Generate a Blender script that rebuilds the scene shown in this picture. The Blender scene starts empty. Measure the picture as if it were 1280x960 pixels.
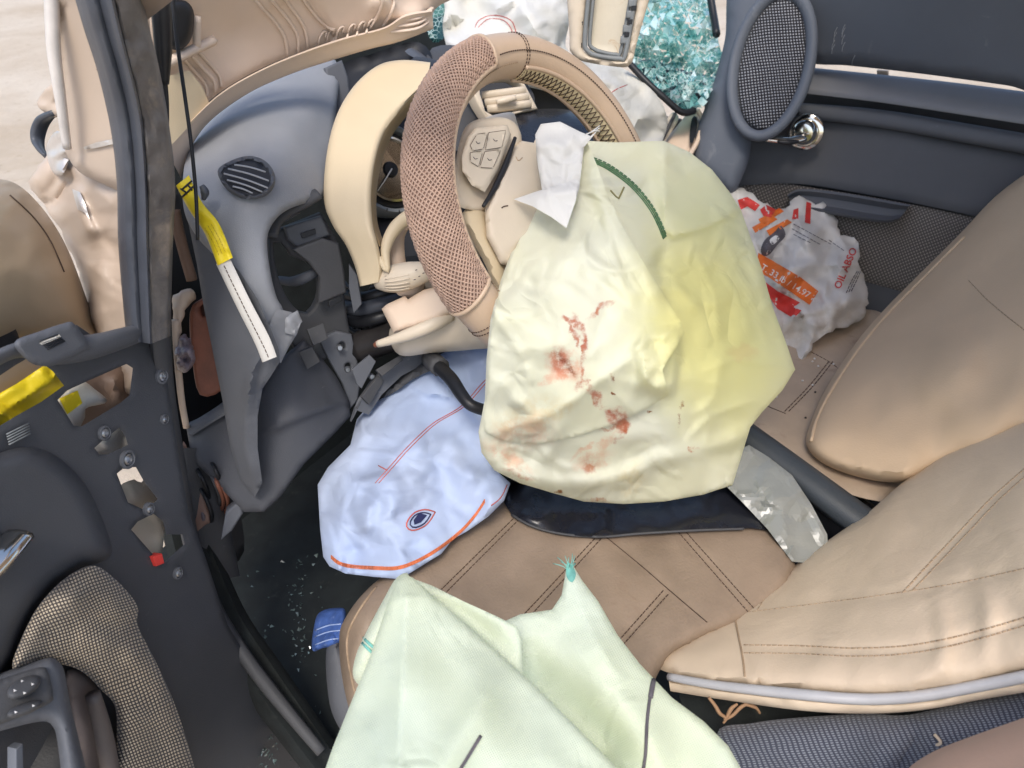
import bpy, bmesh, math, random
import numpy as np
from mathutils import Vector, noise as MN
from mathutils.bvhtree import BVHTree
from mathutils.geometry import delaunay_2d_cdt
random.seed(7)
rad = math.radians
scene = bpy.context.scene
COL = scene.collection

# ---------------------------------------------------------------- camera
FPX, PITCH, YAW, CAMZ = 949.0, rad(35), rad(33), 1.30
cam_d = bpy.data.cameras.new('camera'); cam = bpy.data.objects.new('camera', cam_d); COL.objects.link(cam)
cam.location = (0, 0, CAMZ); cam.rotation_euler = (rad(90) - PITCH, 0, YAW - rad(90))
cam_d.sensor_width = 36; cam_d.lens = FPX / 1280 * 36; cam_d.clip_start = .02; cam_d.clip_end = 400
cam_d.dof.use_dof = True; cam_d.dof.focus_distance = 0.88; cam_d.dof.aperture_fstop = 9
scene.camera = cam
# ---------------------------------------------------------------- sky, sun, exposure
SUN_EL, SUN_AZ = 58, 205      # azimuth: direction the light comes from, degrees from +X towards +Y
w = bpy.data.worlds.new('World'); scene.world = w; w.use_nodes = True
wn = w.node_tree.nodes; wn.clear()
wo = wn.new('ShaderNodeOutputWorld'); wb = wn.new('ShaderNodeBackground'); ws = wn.new('ShaderNodeTexSky')
ws.sky_type = 'NISHITA'; ws.sun_disc = False; ws.sun_elevation = rad(SUN_EL); ws.sun_rotation = rad(90 - SUN_AZ)
ws.air_density = 1.0; ws.dust_density = 2.5; ws.ozone_density = .6
wb.inputs['Strength'].default_value = .13
w.node_tree.links.new(ws.outputs[0], wb.inputs['Color']); w.node_tree.links.new(wb.outputs[0], wo.inputs['Surface'])
sd = bpy.data.lights.new('sun', 'SUN'); sd.energy = 1.0; sd.angle = rad(18); sd.color = (1, .95, .87)
sun = bpy.data.objects.new('sun', sd); COL.objects.link(sun)
_s = Vector((math.cos(rad(SUN_EL)) * math.cos(rad(SUN_AZ)), math.cos(rad(SUN_EL)) * math.sin(rad(SUN_AZ)), math.sin(rad(SUN_EL))))
sun.rotation_euler = _s.to_track_quat('Z', 'Y').to_euler(); sun.location = _s * 10
scene.cycles.max_bounces = 5; scene.cycles.caustics_reflective = False; scene.cycles.caustics_refractive = False; scene.cycles.diffuse_bounces = 3; scene.cycles.glossy_bounces = 3; scene.cycles.transmission_bounces = 4; scene.cycles.transparent_max_bounces = 4
vs = scene.view_settings; vs.view_transform = 'Standard'; vs.look = 'None'; vs.exposure = .98; vs.gamma = 1; vs.use_curve_mapping = False

# ---------------------------------------------------------------- maths helpers
AZ = np.array([math.cos(YAW), math.sin(YAW), 0]); CR = np.array([math.sin(YAW), -math.cos(YAW), 0])
CF = AZ * math.cos(PITCH) + np.array([0, 0, -math.sin(PITCH)]); CU = AZ * math.sin(PITCH) + np.array([0, 0, math.cos(PITCH)])
CC = np.array([0, 0, CAMZ])
def ray(x, y): return CF + (x - 640) / FPX * CR - (y - 480) / FPX * CU
def P(x, y, d): return CC + d * ray(x, y)                       # a point of the place from a bearing and a distance
def PA(xy, d):
    xy = np.asarray(xy, float); d = np.asarray(d, float)[:, None]
    return CC + d * (CF + (xy[:, :1] - 640) / FPX * CR - (xy[:, 1:2] - 480) / FPX * CU)
def on(x, y, pt, n):                                            # distance to a plane
    n = np.asarray(n, float); return float(np.dot(np.asarray(pt, float) - CC, n) / np.dot(ray(x, y), n))
def zc(pts, z): return [(x, y, on(x, y, (0, 0, z), (0, 0, 1))) for x, y in pts]
def xc(pts, xx): return [(x, y, on(x, y, (xx, 0, 0), (1, 0, 0))) for x, y in pts]
def cat(pts, n, closed=False):                                  # Catmull-Rom resample, even spacing
    p = np.asarray(pts, float); k = len(p); out = []
    segs = k if closed else k - 1
    for i in range(segs):
        if closed: a, b, c, d = p[(i - 1) % k], p[i], p[(i + 1) % k], p[(i + 2) % k]
        else: a, b, c, d = p[max(i - 1, 0)], p[i], p[i + 1], p[min(i + 2, k - 1)]
        for t in np.linspace(0, 1, 14, endpoint=False):
            out.append(.5 * ((2 * b) + (c - a) * t + (2 * a - 5 * b + 4 * c - d) * t * t + (3 * b - a - 3 * c + d) * t ** 3))
    out.append(p[0] if closed else p[-1]); out = np.array(out)
    return even(out, n, closed)
def even(out, n, closed=False):
    out = np.asarray(out, float)
    if closed and np.abs(out[0] - out[-1]).max() > 1e-9: out = np.vstack([out, out[:1]])
    s = np.r_[0, np.cumsum(np.linalg.norm(np.diff(out, axis=0), axis=1))]
    t = np.linspace(0, s[-1], n + 1 if closed else n)
    r = np.stack([np.interp(t, s, out[:, i]) for i in range(out.shape[1])], 1)
    return r[:-1] if closed else r
def jag(outline, amp=1.6, step=7, seed=1):                       # a torn, uneven edge
    o = np.asarray(outline, float)[:, :2]; n = max(16, int(plen(o, True) / step)); q = cat(o, n, True); rg = np.random.default_rng(seed)
    return [tuple(p + rg.uniform(-amp, amp, 2)) for p in q]
def plen(p, closed=False):
    p = np.asarray(p, float)[:, :2]
    if closed: p = np.vstack([p, p[:1]])
    return np.linalg.norm(np.diff(p, axis=0), axis=1).sum()
def dpoly(q, poly):                                             # distance, signed side and position along a polyline
    q = np.asarray(q, float); poly = np.asarray(poly, float)[:, :2]
    best = np.full(len(q), 1e9); side = np.zeros(len(q)); along = np.zeros(len(q))
    m = len(poly) - 1
    for i in range(m):
        a, b = poly[i], poly[i + 1]; ab = b - a; L = (ab ** 2).sum() + 1e-9
        t = np.clip(((q - a) @ ab) / L, 0, 1); dv = q - (a + t[:, None] * ab); d = np.linalg.norm(dv, axis=1)
        cr = ab[0] * (q[:, 1] - a[1]) - ab[1] * (q[:, 0] - a[0])
        u = d < best; best[u] = d[u]; side[u] = np.sign(cr[u]); along[u] = ((i + t) / m)[u]
    return best, side, along
def inside(q, poly):
    q = np.asarray(q, float); p = np.asarray(poly, float); c = np.zeros(len(q), bool); j = len(p) - 1
    for i in range(len(p)):
        xi, yi, xj, yj = p[i, 0], p[i, 1], p[j, 0], p[j, 1]
        c ^= ((yi > q[:, 1]) != (yj > q[:, 1])) & (q[:, 0] < (xj - xi) * (q[:, 1] - yi) / (yj - yi + 1e-12) + xi); j = i
    return c
def rbf(ctrl):
    c = np.asarray(ctrl, float); X = c[:, :2] / 500; n = len(c)
    if n < 4:
        A = np.c_[X, np.ones(n)]; s = np.linalg.lstsq(A, c[:, 2], rcond=None)[0]
        return lambda q: np.c_[np.asarray(q, float) / 500, np.ones(len(q))] @ s
    def phi(r): return np.where(r > 1e-9, r * r * np.log(r + 1e-12), 0)
    K = phi(np.linalg.norm(X[:, None] - X[None], axis=2)) + np.eye(n) * 2e-3; Q = np.c_[X, np.ones(n)]
    A = np.block([[K, Q], [Q.T, np.zeros((3, 3))]]); s = np.linalg.lstsq(A, np.r_[c[:, 2], 0, 0, 0], rcond=None)[0]
    def fn(q):
        q = np.asarray(q, float) / 500
        return phi(np.linalg.norm(q[:, None] - X[None], axis=2)) @ s[:n] + np.c_[q, np.ones(len(q))] @ s[n:]
    return fn
def nz(q, scale, seed=0, octv=3, kind='n', asp=(1, 1), rot=0):
    out = np.zeros(len(q)); c, s_ = math.cos(rot), math.sin(rot)
    for i, (x, y) in enumerate(np.asarray(q)[:, :2]):
        x, y = (x * c + y * s_) * asp[0], (-x * s_ + y * c) * asp[1]
        v, a, f_ = 0, 1, 1 / scale
        for o in range(octv):
            n_ = MN.noise(Vector((x * f_ + seed * 7.3, y * f_ - seed * 3.1, seed + o * 5.7)))
            v += a * ((1 - 2.4 * abs(n_)) if kind == 'r' else n_ * 1.6); a *= .5; f_ *= 2.05
        out[i] = v
    return out
def facet(q, scale, seed=0):                                    # crumpled cloth: random heights joined by flat plates
    q = np.asarray(q, float)[:, :2]; rg = np.random.default_rng(int(seed) + 11); lo, hi = q.min(0) - scale * 1.5, q.max(0) + scale * 1.5
    g = np.array([(x + rg.uniform(-.42, .42) * scale, y + rg.uniform(-.42, .42) * scale) for y in np.arange(lo[1], hi[1], scale) for x in np.arange(lo[0], hi[0], scale)])
    hh = rg.uniform(-1, 1, len(g)); r = delaunay_2d_cdt([Vector(p) for p in g], [], [], 0, 1e-6); V = np.array([(v.x, v.y) for v in r[0]]); H_ = np.array([hh[o[0]] if len(o) else 0 for o in r[3]]); out = np.zeros(len(q))
    for f in r[2]:
        a, b, c = V[f[0]], V[f[1]], V[f[2]]; m = (q[:, 0] >= min(a[0], b[0], c[0])) & (q[:, 0] <= max(a[0], b[0], c[0])) & (q[:, 1] >= min(a[1], b[1], c[1])) & (q[:, 1] <= max(a[1], b[1], c[1])); ix = np.nonzero(m)[0]
        if not len(ix): continue
        D = (b[0] - a[0]) * (c[1] - a[1]) - (c[0] - a[0]) * (b[1] - a[1])
        if abs(D) < 1e-9: continue
        p = q[ix] - a; u = (p[:, 0] * (c[1] - a[1]) - (c[0] - a[0]) * p[:, 1]) / D; v = ((b[0] - a[0]) * p[:, 1] - p[:, 0] * (b[1] - a[1])) / D
        k = (u >= -1e-6) & (v >= -1e-6) & (u + v <= 1 + 1e-6); out[ix[k]] = (H_[f[0]] * (1 - u - v) + H_[f[1]] * u + H_[f[2]] * v)[k]
    return out

# ---------------------------------------------------------------- materials
def _nt(name):
    m = bpy.data.materials.new(name); m.use_nodes = True; t = m.node_tree; b = t.nodes['Principled BSDF']; return m, t, b
def nd(t, ty, **k):
    n = t.nodes.new(ty)
    for a, v in k.items():
        if a.startswith('i_'):
            key = a[2:]; n.inputs[int(key) if key.isdigit() else key].default_value = v
        else: setattr(n, a, v)
    return n
def mixc(t, fac, a, b, blend='MIX'):
    m = nd(t, 'ShaderNodeMix', data_type='RGBA', blend_type=blend)
    for s, v in ((0, fac), (6, a), (7, b)):
        if hasattr(v, 'is_output'): t.links.new(v, m.inputs[s])
        else: m.inputs[s].default_value = v if s == 0 else (*v, 1)
    return m.outputs[2]
def math_(t, op, a, b=0.0, c=None):
    m = nd(t, 'ShaderNodeMath', operation=op)
    for i, v in enumerate((a, b) if c is None else (a, b, c)):
        if hasattr(v, 'is_output'): t.links.new(v, m.inputs[i])
        else: m.inputs[i].default_value = v
    return m.outputs[0]
def maprange(t, v, a, b, c=0., d=1.):
    m = nd(t, 'ShaderNodeMapRange', interpolation_type='SMOOTHSTEP'); t.links.new(v, m.inputs[0])
    for i, x in enumerate((a, b, c, d)): m.inputs[i + 1].default_value = x
    return m.outputs[0]
def noise_(t, vec, scale, det=4, rough=.6, dist=0):
    n = nd(t, 'ShaderNodeTexNoise', i_Scale=scale, i_Detail=det, i_Roughness=rough, i_Distortion=dist); t.links.new(vec, n.inputs['Vector']); return n.outputs['Fac']
def bump_(t, h, strength, dist, prev=None):
    b = nd(t, 'ShaderNodeBump', i_Strength=strength, i_Distance=dist); t.links.new(h, b.inputs['Height'])
    if prev is not None: t.links.new(prev, b.inputs['Normal'])
    return b.outputs[0]
def mat(name, c, rough=.5, var=.1, vs=9, grain=.3, gs=420, metal=0, spec=.4, dirt=None, dirtamt=.0, dscale=14, transl=0, tcol=None, sheen=0, coat=0, wr=0, wrs=25):
    m, t, b = _nt(name); tc = nd(t, 'ShaderNodeTexCoord'); o = tc.outputs['Object']
    n1 = noise_(t, o, vs, 5); dk = tuple(x * (1 - var) for x in c); lt = tuple(min(1, x * (1 + var)) for x in c)
    col = mixc(t, maprange(t, n1, .3, .7), dk, lt)
    if dirt is not None:
        n2 = noise_(t, o, dscale, 7, .68, .6); col = mixc(t, maprange(t, n2, .62 - dirtamt, .80 - dirtamt * .6), col, dirt)
    t.links.new(col, b.inputs['Base Color'])
    t.links.new(maprange(t, n1, .25, .75, rough * .85, min(1, rough * 1.15)), b.inputs['Roughness'])
    b.inputs['Metallic'].default_value = metal; b.inputs['Specular IOR Level'].default_value = spec
    nrm = None
    if wr: nrm = bump_(t, noise_(t, o, wrs, 3, .5, 1.2), wr, .004)
    if grain: nrm = bump_(t, noise_(t, o, gs, 1), grain, .0006, nrm)
    if nrm is not None: t.links.new(nrm, b.inputs['Normal'])
    if sheen: b.inputs['Sheen Weight'].default_value = sheen
    if coat: b.inputs['Coat Weight'].default_value = coat; b.inputs['Coat Roughness'].default_value = .15
    if transl:
        tr = nd(t, 'ShaderNodeBsdfTranslucent'); 
        if tcol: tr.inputs[0].default_value = (*tcol, 1)
        else: t.links.new(col, tr.inputs[0])
        mx = nd(t, 'ShaderNodeMixShader', i_0=transl); out = t.nodes['Material Output']
        t.links.new(b.outputs[0], mx.inputs[1]); t.links.new(tr.outputs[0], mx.inputs[2]); t.links.new(mx.outputs[0], out.inputs[0])
    m['col'] = 1; return m
def uvn(t, sx=1, sy=1, rot=0):
    u = nd(t, 'ShaderNodeUVMap'); mp = nd(t, 'ShaderNodeMapping'); mp.inputs['Scale'].default_value = (sx, sy, 1); mp.inputs['Rotation'].default_value = (0, 0, rot)
    t.links.new(u.outputs[0], mp.inputs[0]); return mp.outputs[0]
def wave(t, vec, scale, direction='X'):
    wv = nd(t, 'ShaderNodeTexWave', wave_type='BANDS', bands_direction=direction, i_Scale=scale); t.links.new(vec, wv.inputs[0]); return wv.outputs['Fac']

# ---------------------------------------------------------------- object helpers
BV = {}
def root_loc(o):
    while o.parent is not None: o = o.parent
    return np.array(o.location)
def thing(name, label, cat_, loc, group=None):
    o = bpy.data.objects.new(name, None); COL.objects.link(o); o.empty_display_size = .05
    o.location = tuple(float(v) for v in loc); o['label'] = label; o['category'] = cat_
    o['kind'] = 'thing'
    if group: o['group'] = group
    return o
def tag(o, label, cat_, group=None):
    o['label'] = label; o['category'] = cat_
    if 'kind' not in o: o['kind'] = 'thing'
    if group: o['group'] = group
    return o
def host(o, parent): return o if o.parent == parent and parent.parent is None else parent      # print and thread belong to the piece they lie on
def mk(name, V, Fc, m, parent=None, smooth=True, uv=None, kind=None, bvh=False):
    V = np.asarray(V, float)
    L = root_loc(parent) if parent is not None else np.array([(V[:, 0].min() + V[:, 0].max()) / 2, (V[:, 1].min() + V[:, 1].max()) / 2, V[:, 2].min()])
    me = bpy.data.meshes.new(name); me.from_pydata([tuple(v) for v in (V - L)], [], [tuple(int(i) for i in f) for f in Fc]); me.update()
    o = bpy.data.objects.new(name, me); COL.objects.link(o)
    if parent is not None: o.parent = parent
    else: o.location = tuple(L)
    if m is not None: me.materials.append(m)
    if smooth: me.polygons.foreach_set('use_smooth', [True] * len(me.polygons))
    if uv is not None:
        ul = me.uv_layers.new(name='UVMap'); li = np.empty(len(me.loops), int); me.loops.foreach_get('vertex_index', li)
        ul.data.foreach_set('uv', np.asarray(uv, float)[li].ravel())
    if kind: o['kind'] = kind
    if bvh: BV[o.name] = BVHTree.FromPolygons([tuple(v) for v in V], [tuple(int(i) for i in f) for f in Fc])
    return o
def recalc(o):
    bm = bmesh.new(); bm.from_mesh(o.data); bmesh.ops.recalc_face_normals(bm, faces=bm.faces); bm.to_mesh(o.data); bm.free(); return o
def sharp(o, deg=35):
    me = o.data
    try: me.set_sharp_from_angle(angle=rad(deg))
    except Exception: pass
    return o

def patch(name, outline, ctrl, m, parent=None, step=8, bulge=.02, edge=40, back=.01, thick=.004, folds=(), nzs=(), fac=(), holes=(), smooth=True, fade=0, fn=None, kind=None, hs=True):
    """a skin over an outline: front with bulge, folds and creases, a back of its own, closed at the edge"""
    n = max(12, int(plen(outline, True) / step)); B = cat(outline, n, True) if smooth else even(np.array(outline, float)[:, :2], n, True)
    if not smooth:   # keep the corners
        pts = []
        o2 = np.array(outline, float)[:, :2]
        for i in range(len(o2)):
            a, b = o2[i], o2[(i + 1) % len(o2)]; k = max(1, int(np.linalg.norm(b - a) / step))
            for j in range(k): pts.append(a + (b - a) * j / k)
        B = np.array(pts)
    HB = []
    for h in holes:
        HB.append(cat(h, max(8, int(plen(h, True) / step)), True) if hs else np.vstack([even(np.array([h[i], h[(i + 1) % len(h)]], float), max(2, int(np.hypot(h[(i + 1) % len(h)][0] - h[i][0], h[(i + 1) % len(h)][1] - h[i][1]) / step) + 1))[:-1] for i in range(len(h))]))
    lo, hi = B.min(0), B.max(0); g = []
    rows = np.arange(lo[1], hi[1], step * .87)
    for i, y in enumerate(rows):
        for x in np.arange(lo[0] + (i % 2) * step / 2, hi[0], step): g.append((x + random.uniform(-.18, .18) * step, y + random.uniform(-.18, .18) * step))
    g = np.array(g); g = g[inside(g, B)]
    dB = dpoly(g, np.vstack([B, B[:1]]))[0]; g = g[dB > step * .55]
    for h in HB:
        g = g[~inside(g, h)]; dh = dpoly(g, np.vstack([h, h[:1]]))[0]; g = g[dh > step * .5]
    allp = np.vstack([B] + HB + [g]); edges = []; off = 0
    for lp in [B] + HB:
        k = len(lp); edges += [(off + i, off + (i + 1) % k) for i in range(k)]; off += k
    r = delaunay_2d_cdt([Vector(p) for p in allp], edges, [], 0, 1e-6)
    V2 = np.array([(v.x, v.y) for v in r[0]]); T = np.array([f for f in r[2] if len(f) == 3], int)
    ct = V2[T].mean(1); keep = inside(ct, B)
    for h in HB: keep &= ~inside(ct, h)
    T = T[keep]
    used = np.unique(T); rm = -np.ones(len(V2), int); rm[used] = np.arange(len(used)); V2 = V2[used]; T = rm[T]
    # consistent winding (counter-clockwise seen by eye: y is down)
    a, b, c = V2[T[:, 0]], V2[T[:, 1]], V2[T[:, 2]]; cr = (b - a)[:, 0] * (c - a)[:, 1] - (b - a)[:, 1] * (c - a)[:, 0]
    T[cr > 0] = T[cr > 0][:, ::-1]
    e = dpoly(V2, np.vstack([B, B[:1]]))[0]
    for h in HB: e = np.minimum(e, dpoly(V2, np.vstack([h, h[:1]]))[0])
    prof = np.sqrt(np.clip(1 - (1 - np.clip(e / edge, 0, 1)) ** 2, 0, 1))
    base = (rbf(ctrl) if fn is None else fn)(V2)
    d = base - bulge * prof
    fd = np.clip(e / fade, 0, 1) if fade else 1.0
    for fo in folds:
        kd, poly, wd, h = fo[:4]; dd, sdn, al = dpoly(V2, cat(poly, max(6, len(poly) * 5)) if len(poly) > 2 else poly)
        tp = np.clip(np.minimum(al, 1 - al) * (fo[4] if len(fo) > 4 else 5), 0, 1)
        if kd in 'sS': tp = np.maximum(tp, 0)
        if kd == 'r': v = h * np.exp(-(dd / wd) ** 2) * tp
        elif kd == 'c': v = h * np.exp(-dd / wd) * tp
        elif kd == 's': v = np.where(sdn > 0, h * np.exp(-dd / wd), h * np.clip(1 - dd / 9, 0, 1) ** 2) * tp      # raised on the right hand side, cliff on the other
        elif kd == 'b': v = h * np.exp(-(dd / wd) ** 2)
        d = d - v * fd
    for (amp, sc, seed, kd, *ex) in nzs: d = d - amp * nz(V2, sc, seed, 3, kd, *(ex or [])) * fd
    for (amp, sc, seed) in fac: d = d - amp * facet(V2, sc, seed) * fd
    db = np.maximum(d + thick, base + thick + back * prof)
    N = len(V2); Vf = PA(V2, d); Vb = PA(V2, db)
    # boundary edges
    ed = {}
    for f in T:
        for i in range(3):
            k = (f[i], f[(i + 1) % 3]); 
            if (k[1], k[0]) in ed: del ed[(k[1], k[0])]
            else: ed[k] = 1
    Fc = [tuple(f) for f in T] + [tuple(x + N for x in f[::-1]) for f in T] + [(b_, a_, a_ + N, b_ + N) for a_, b_ in ed]
    uv = np.vstack([V2, V2]) / 960
    o = mk(name, np.vstack([Vf, Vb]), Fc, m, parent, True, uv, kind)
    BV[o.name] = BVHTree.FromPolygons([tuple(v) for v in Vf], [tuple(int(i) for i in f) for f in T])
    return sharp(o, 62)
def drape(o, pts, lift=.001, fallback=None):
    out = []; bv = BV[o.name]; last = fallback
    for x, y in np.asarray(pts)[:, :2]:
        r = Vector(ray(x, y)); L = r.length; h = bv.ray_cast(Vector(CC), r / L)
        if h[0] is not None: dd = h[3] / L; last = dd
        else: dd = last if last is not None else 1.0
        out.append(P(x, y, dd - lift))
    return np.array(out)
def strip(name, Lp, Rp, m, parent=None, n=40, k=10, bulge=.01, thick=.008, prof=None, nzs=(), smooth=True):
    """a loft between two long edges, each a list of (bearing x, bearing y, distance)"""
    A = cat(Lp, n) if smooth else even(Lp, n); Bq = cat(Rp, n) if smooth else even(Rp, n); G = []
    for i in range(n):
        for j in range(k):
            t = j / (k - 1); p = A[i] * (1 - t) + Bq[i] * t
            b = math.sqrt(max(0, 1 - (2 * t - 1) ** 2)) if prof is None else float(np.interp(t, prof[0], prof[1]))
            G.append((p[0], p[1], p[2] - bulge * b))
    G = np.array(G); q = G[:, :2]
    for (amp, sc, seed, kd, *ex) in nzs: G[:, 2] -= amp * nz(q, sc, seed, 3, kd, *(ex or []))
    Vf = PA(q, G[:, 2]); Vb = PA(q, G[:, 2] + thick); N = n * k; Fc = []
    for i in range(n - 1):
        for j in range(k - 1):
            a = i * k + j; Fc.append((a, a + 1, a + k + 1, a + k)); Fc.append(tuple(x + N for x in (a + k, a + k + 1, a + 1, a)))
    ring = [j for j in range(k)] + [i * k + k - 1 for i in range(1, n)] + [(n - 1) * k + j for j in range(k - 2, -1, -1)] + [i * k for i in range(n - 2, 0, -1)]
    for i in range(len(ring)): a, b = ring[i], ring[(i + 1) % len(ring)]; Fc.append((b, a, a + N, b + N))
    uv = np.vstack([q, q]) / 960
    o = mk(name, np.vstack([Vf, Vb]), Fc, m, parent, True, uv); recalc(o)
    BV[o.name] = BVHTree.FromPolygons([tuple(v) for v in Vf], [f for f in Fc if max(f) < N])
    return sharp(o, 50)
def tube_geo(pts, r, k=8, closed=False, flat=1.0, caps=True, up=None):
    pts = np.asarray(pts, float); n = len(pts); rr = np.full(n, r) if np.isscalar(r) else np.interp(np.linspace(0, 1, n), np.linspace(0, 1, len(r)), r)
    T = np.roll(pts, -1, 0) - np.roll(pts, 1, 0) if closed else np.gradient(pts, axis=0); T /= np.linalg.norm(T, axis=1)[:, None] + 1e-12
    u = np.array([0, 0, 1.]) if up is None else np.asarray(up, float)
    if abs(T[0] @ u) > .95: u = np.array([1., 0, 0])
    V, Fc = [], []
    for i in range(n):
        u = u - T[i] * (u @ T[i]); u /= np.linalg.norm(u) + 1e-12; v = np.cross(T[i], u)
        for j in range(k):
            a = 2 * math.pi * j / k; V.append(pts[i] + rr[i] * (math.cos(a) * u * flat + math.sin(a) * v))
    m = n if closed else n - 1
    for i in range(m):
        for j in range(k): a = i * k + j; b = i * k + (j + 1) % k; c = ((i + 1) % n) * k + (j + 1) % k; d = ((i + 1) % n) * k + j; Fc.append((a, b, c, d))
    if caps and not closed: Fc.append(tuple(range(k))[::-1]); Fc.append(tuple((n - 1) * k + j for j in range(k)))
    return np.array(V), Fc
def merge(geos):
    V, Fc, o = [], [], 0
    for v, f in geos: V.append(v); Fc += [tuple(i + o for i in x) for x in f]; o += len(v)
    return np.vstack(V), Fc
def tube(name, pts, r, m, parent=None, n=None, k=8, closed=False, flat=1.0, kind=None, up=None):
    """pts are (bearing x, bearing y, distance)"""
    q = cat(pts, n or max(8, len(pts) * 6), closed) if len(pts) > 2 else even(pts, n or 6)
    V, Fc = tube_geo(PA(q[:, :2], q[:, 2]), r, k, closed, flat, up=up); return recalc(mk(name, V, Fc, m, parent, kind=kind))
def wtube(name, W, r, m, parent=None, k=8, closed=False, flat=1.0, up=None):
    V, Fc = tube_geo(W, r, k, closed, flat, up=up); return recalc(mk(name, V, Fc, m, parent))
def seam(o, name, poly, m, parent, r=.0012, lift=.0006, dash=None, k=5, smooth=True, flat=1.0):
    """a thread laid along a surface; dash = (length, gap) in bearings"""
    parent = host(o, parent); L = plen(poly); q = cat(poly, max(8, int(L / 4))) if smooth and len(poly) > 2 else even(np.array(poly, float), max(4, int(L / 4)))
    if dash is None: W = drape(o, q, lift); V, Fc = tube_geo(W, r, k, flat=flat); return mk(name, V, Fc, m, parent)
    gs = []; s = 0; dn = max(2, int(L / (dash[0] + dash[1]))); qq = even(q, dn * 4 + 1)
    for i in range(dn):
        W = drape(o, qq[i * 4:i * 4 + 4] if dash[1] > .8 else qq[i * 4:i * 4 + 5], lift); gs.append(tube_geo(W, r, 4))
    V, Fc = merge(gs); return mk(name, V, Fc, m, parent)
def slab(name, outline, pt, nrm, thick, m, parent=None, holes=(), bevel=.002, rnd=False, sub=10, res=2):
    """a plate on a plane through pt: outline given by bearings, really thick, bevelled"""
    n = np.asarray(nrm, float); n /= np.linalg.norm(n); u = np.cross([0, 0, 1.], n)
    if np.linalg.norm(u) < .05: u = np.array([1., 0, 0])
    u /= np.linalg.norm(u); v = np.cross(n, u); pt = np.asarray(pt, float)
    cu = bpy.data.curves.new(name + '_c', 'CURVE'); cu.dimensions = '2D'; cu.fill_mode = 'BOTH'; cu.extrude = max(thick / 2 - bevel, .0002); cu.bevel_depth = bevel; cu.bevel_resolution = res; cu.offset = -bevel
    def loop(ol, r_):
        ol = np.array(ol, float)[:, :2]
        if r_: ol = cat(ol, max(12, int(plen(ol, True) / sub)), True)
        sp = cu.splines.new('POLY'); sp.points.add(len(ol) - 1)
        for i, (x, y) in enumerate(ol): w_ = P(x, y, on(x, y, pt, n)) - pt; sp.points[i].co = (w_ @ u, w_ @ v, 0, 1)
        sp.use_cyclic_u = True
    loop(outline, rnd)
    for h in holes: loop(h, True)
    to = bpy.data.objects.new(name + '_t', cu); me = bpy.data.meshes.new_from_object(to)
    V = np.array([x.co[:] for x in me.vertices]); Fc = [tuple(p.vertices) for p in me.polygons]; bpy.data.objects.remove(to); bpy.data.curves.remove(cu); bpy.data.meshes.remove(me)
    W = pt + V[:, :1] * u + V[:, 1:2] * v + (V[:, 2:3] - thick / 2) * n
    o = mk(name, W, Fc, m, parent, True, None); recalc(o)
    BV[o.name] = BVHTree.FromPolygons([tuple(x) for x in W], Fc); return sharp(o, 38)
def lathe(name, prof, c, ax, m, parent=None, k=28, squash=(1, 1), up=None):
    ax = np.asarray(ax, float); ax /= np.linalg.norm(ax); u = np.cross(ax, [0, 0, 1.] if up is None else up); u /= np.linalg.norm(u); v = np.cross(ax, u); V, Fc = [], []
    for r, h in prof:
        for j in range(k): a = 2 * math.pi * j / k; V.append(np.asarray(c) + ax * h + r * (math.cos(a) * u * squash[0] + math.sin(a) * v * squash[1]))
    for i in range(len(prof) - 1):
        for j in range(k): Fc.append((i * k + j, i * k + (j + 1) % k, (i + 1) * k + (j + 1) % k, (i + 1) * k + j))
    Fc.append(tuple(range(k))); Fc.append(tuple((len(prof) - 1) * k + j for j in range(k))[::-1])
    return sharp(recalc(mk(name, V, Fc, m, parent)), 40)
def decal(o, name, outline, m, parent, step=5, lift=.0012, smooth=False):
    """thin print laid on a surface"""
    parent = host(o, parent)
    B = cat(outline, max(10, int(plen(outline, True) / step)), True) if smooth else np.array([p for i in range(len(outline)) for p in even(np.array([outline[i], outline[(i + 1) % len(outline)]], float), max(2, int(np.hypot(*(np.subtract(outline[(i + 1) % len(outline)][:2], outline[i][:2]))) / step) + 1))[:-1]])
    lo, hi = B.min(0), B.max(0); g = np.array([(x, y) for y in np.arange(lo[1], hi[1], step) for x in np.arange(lo[0], hi[0], step)] or [(0, 0)])
    g = g[inside(g, B)] if len(g) else g
    if len(g): g = g[dpoly(g, np.vstack([B, B[:1]]))[0] > step * .5]
    ap = np.vstack([B, g]) if len(g) else B; k = len(B)
    r = delaunay_2d_cdt([Vector(p) for p in ap], [(i, (i + 1) % k) for i in range(k)], [], 0, 1e-6)
    V2 = np.array([(v.x, v.y) for v in r[0]]); T = np.array([f for f in r[2]], int); T = T[inside(V2[T].mean(1), B)]
    a, b, c = V2[T[:, 0]], V2[T[:, 1]], V2[T[:, 2]]; cr = (b - a)[:, 0] * (c - a)[:, 1] - (b - a)[:, 1] * (c - a)[:, 0]; T[cr > 0] = T[cr > 0][:, ::-1]
    return mk(name, drape(o, V2, lift), T, m, parent, uv=V2 / 960)
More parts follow.
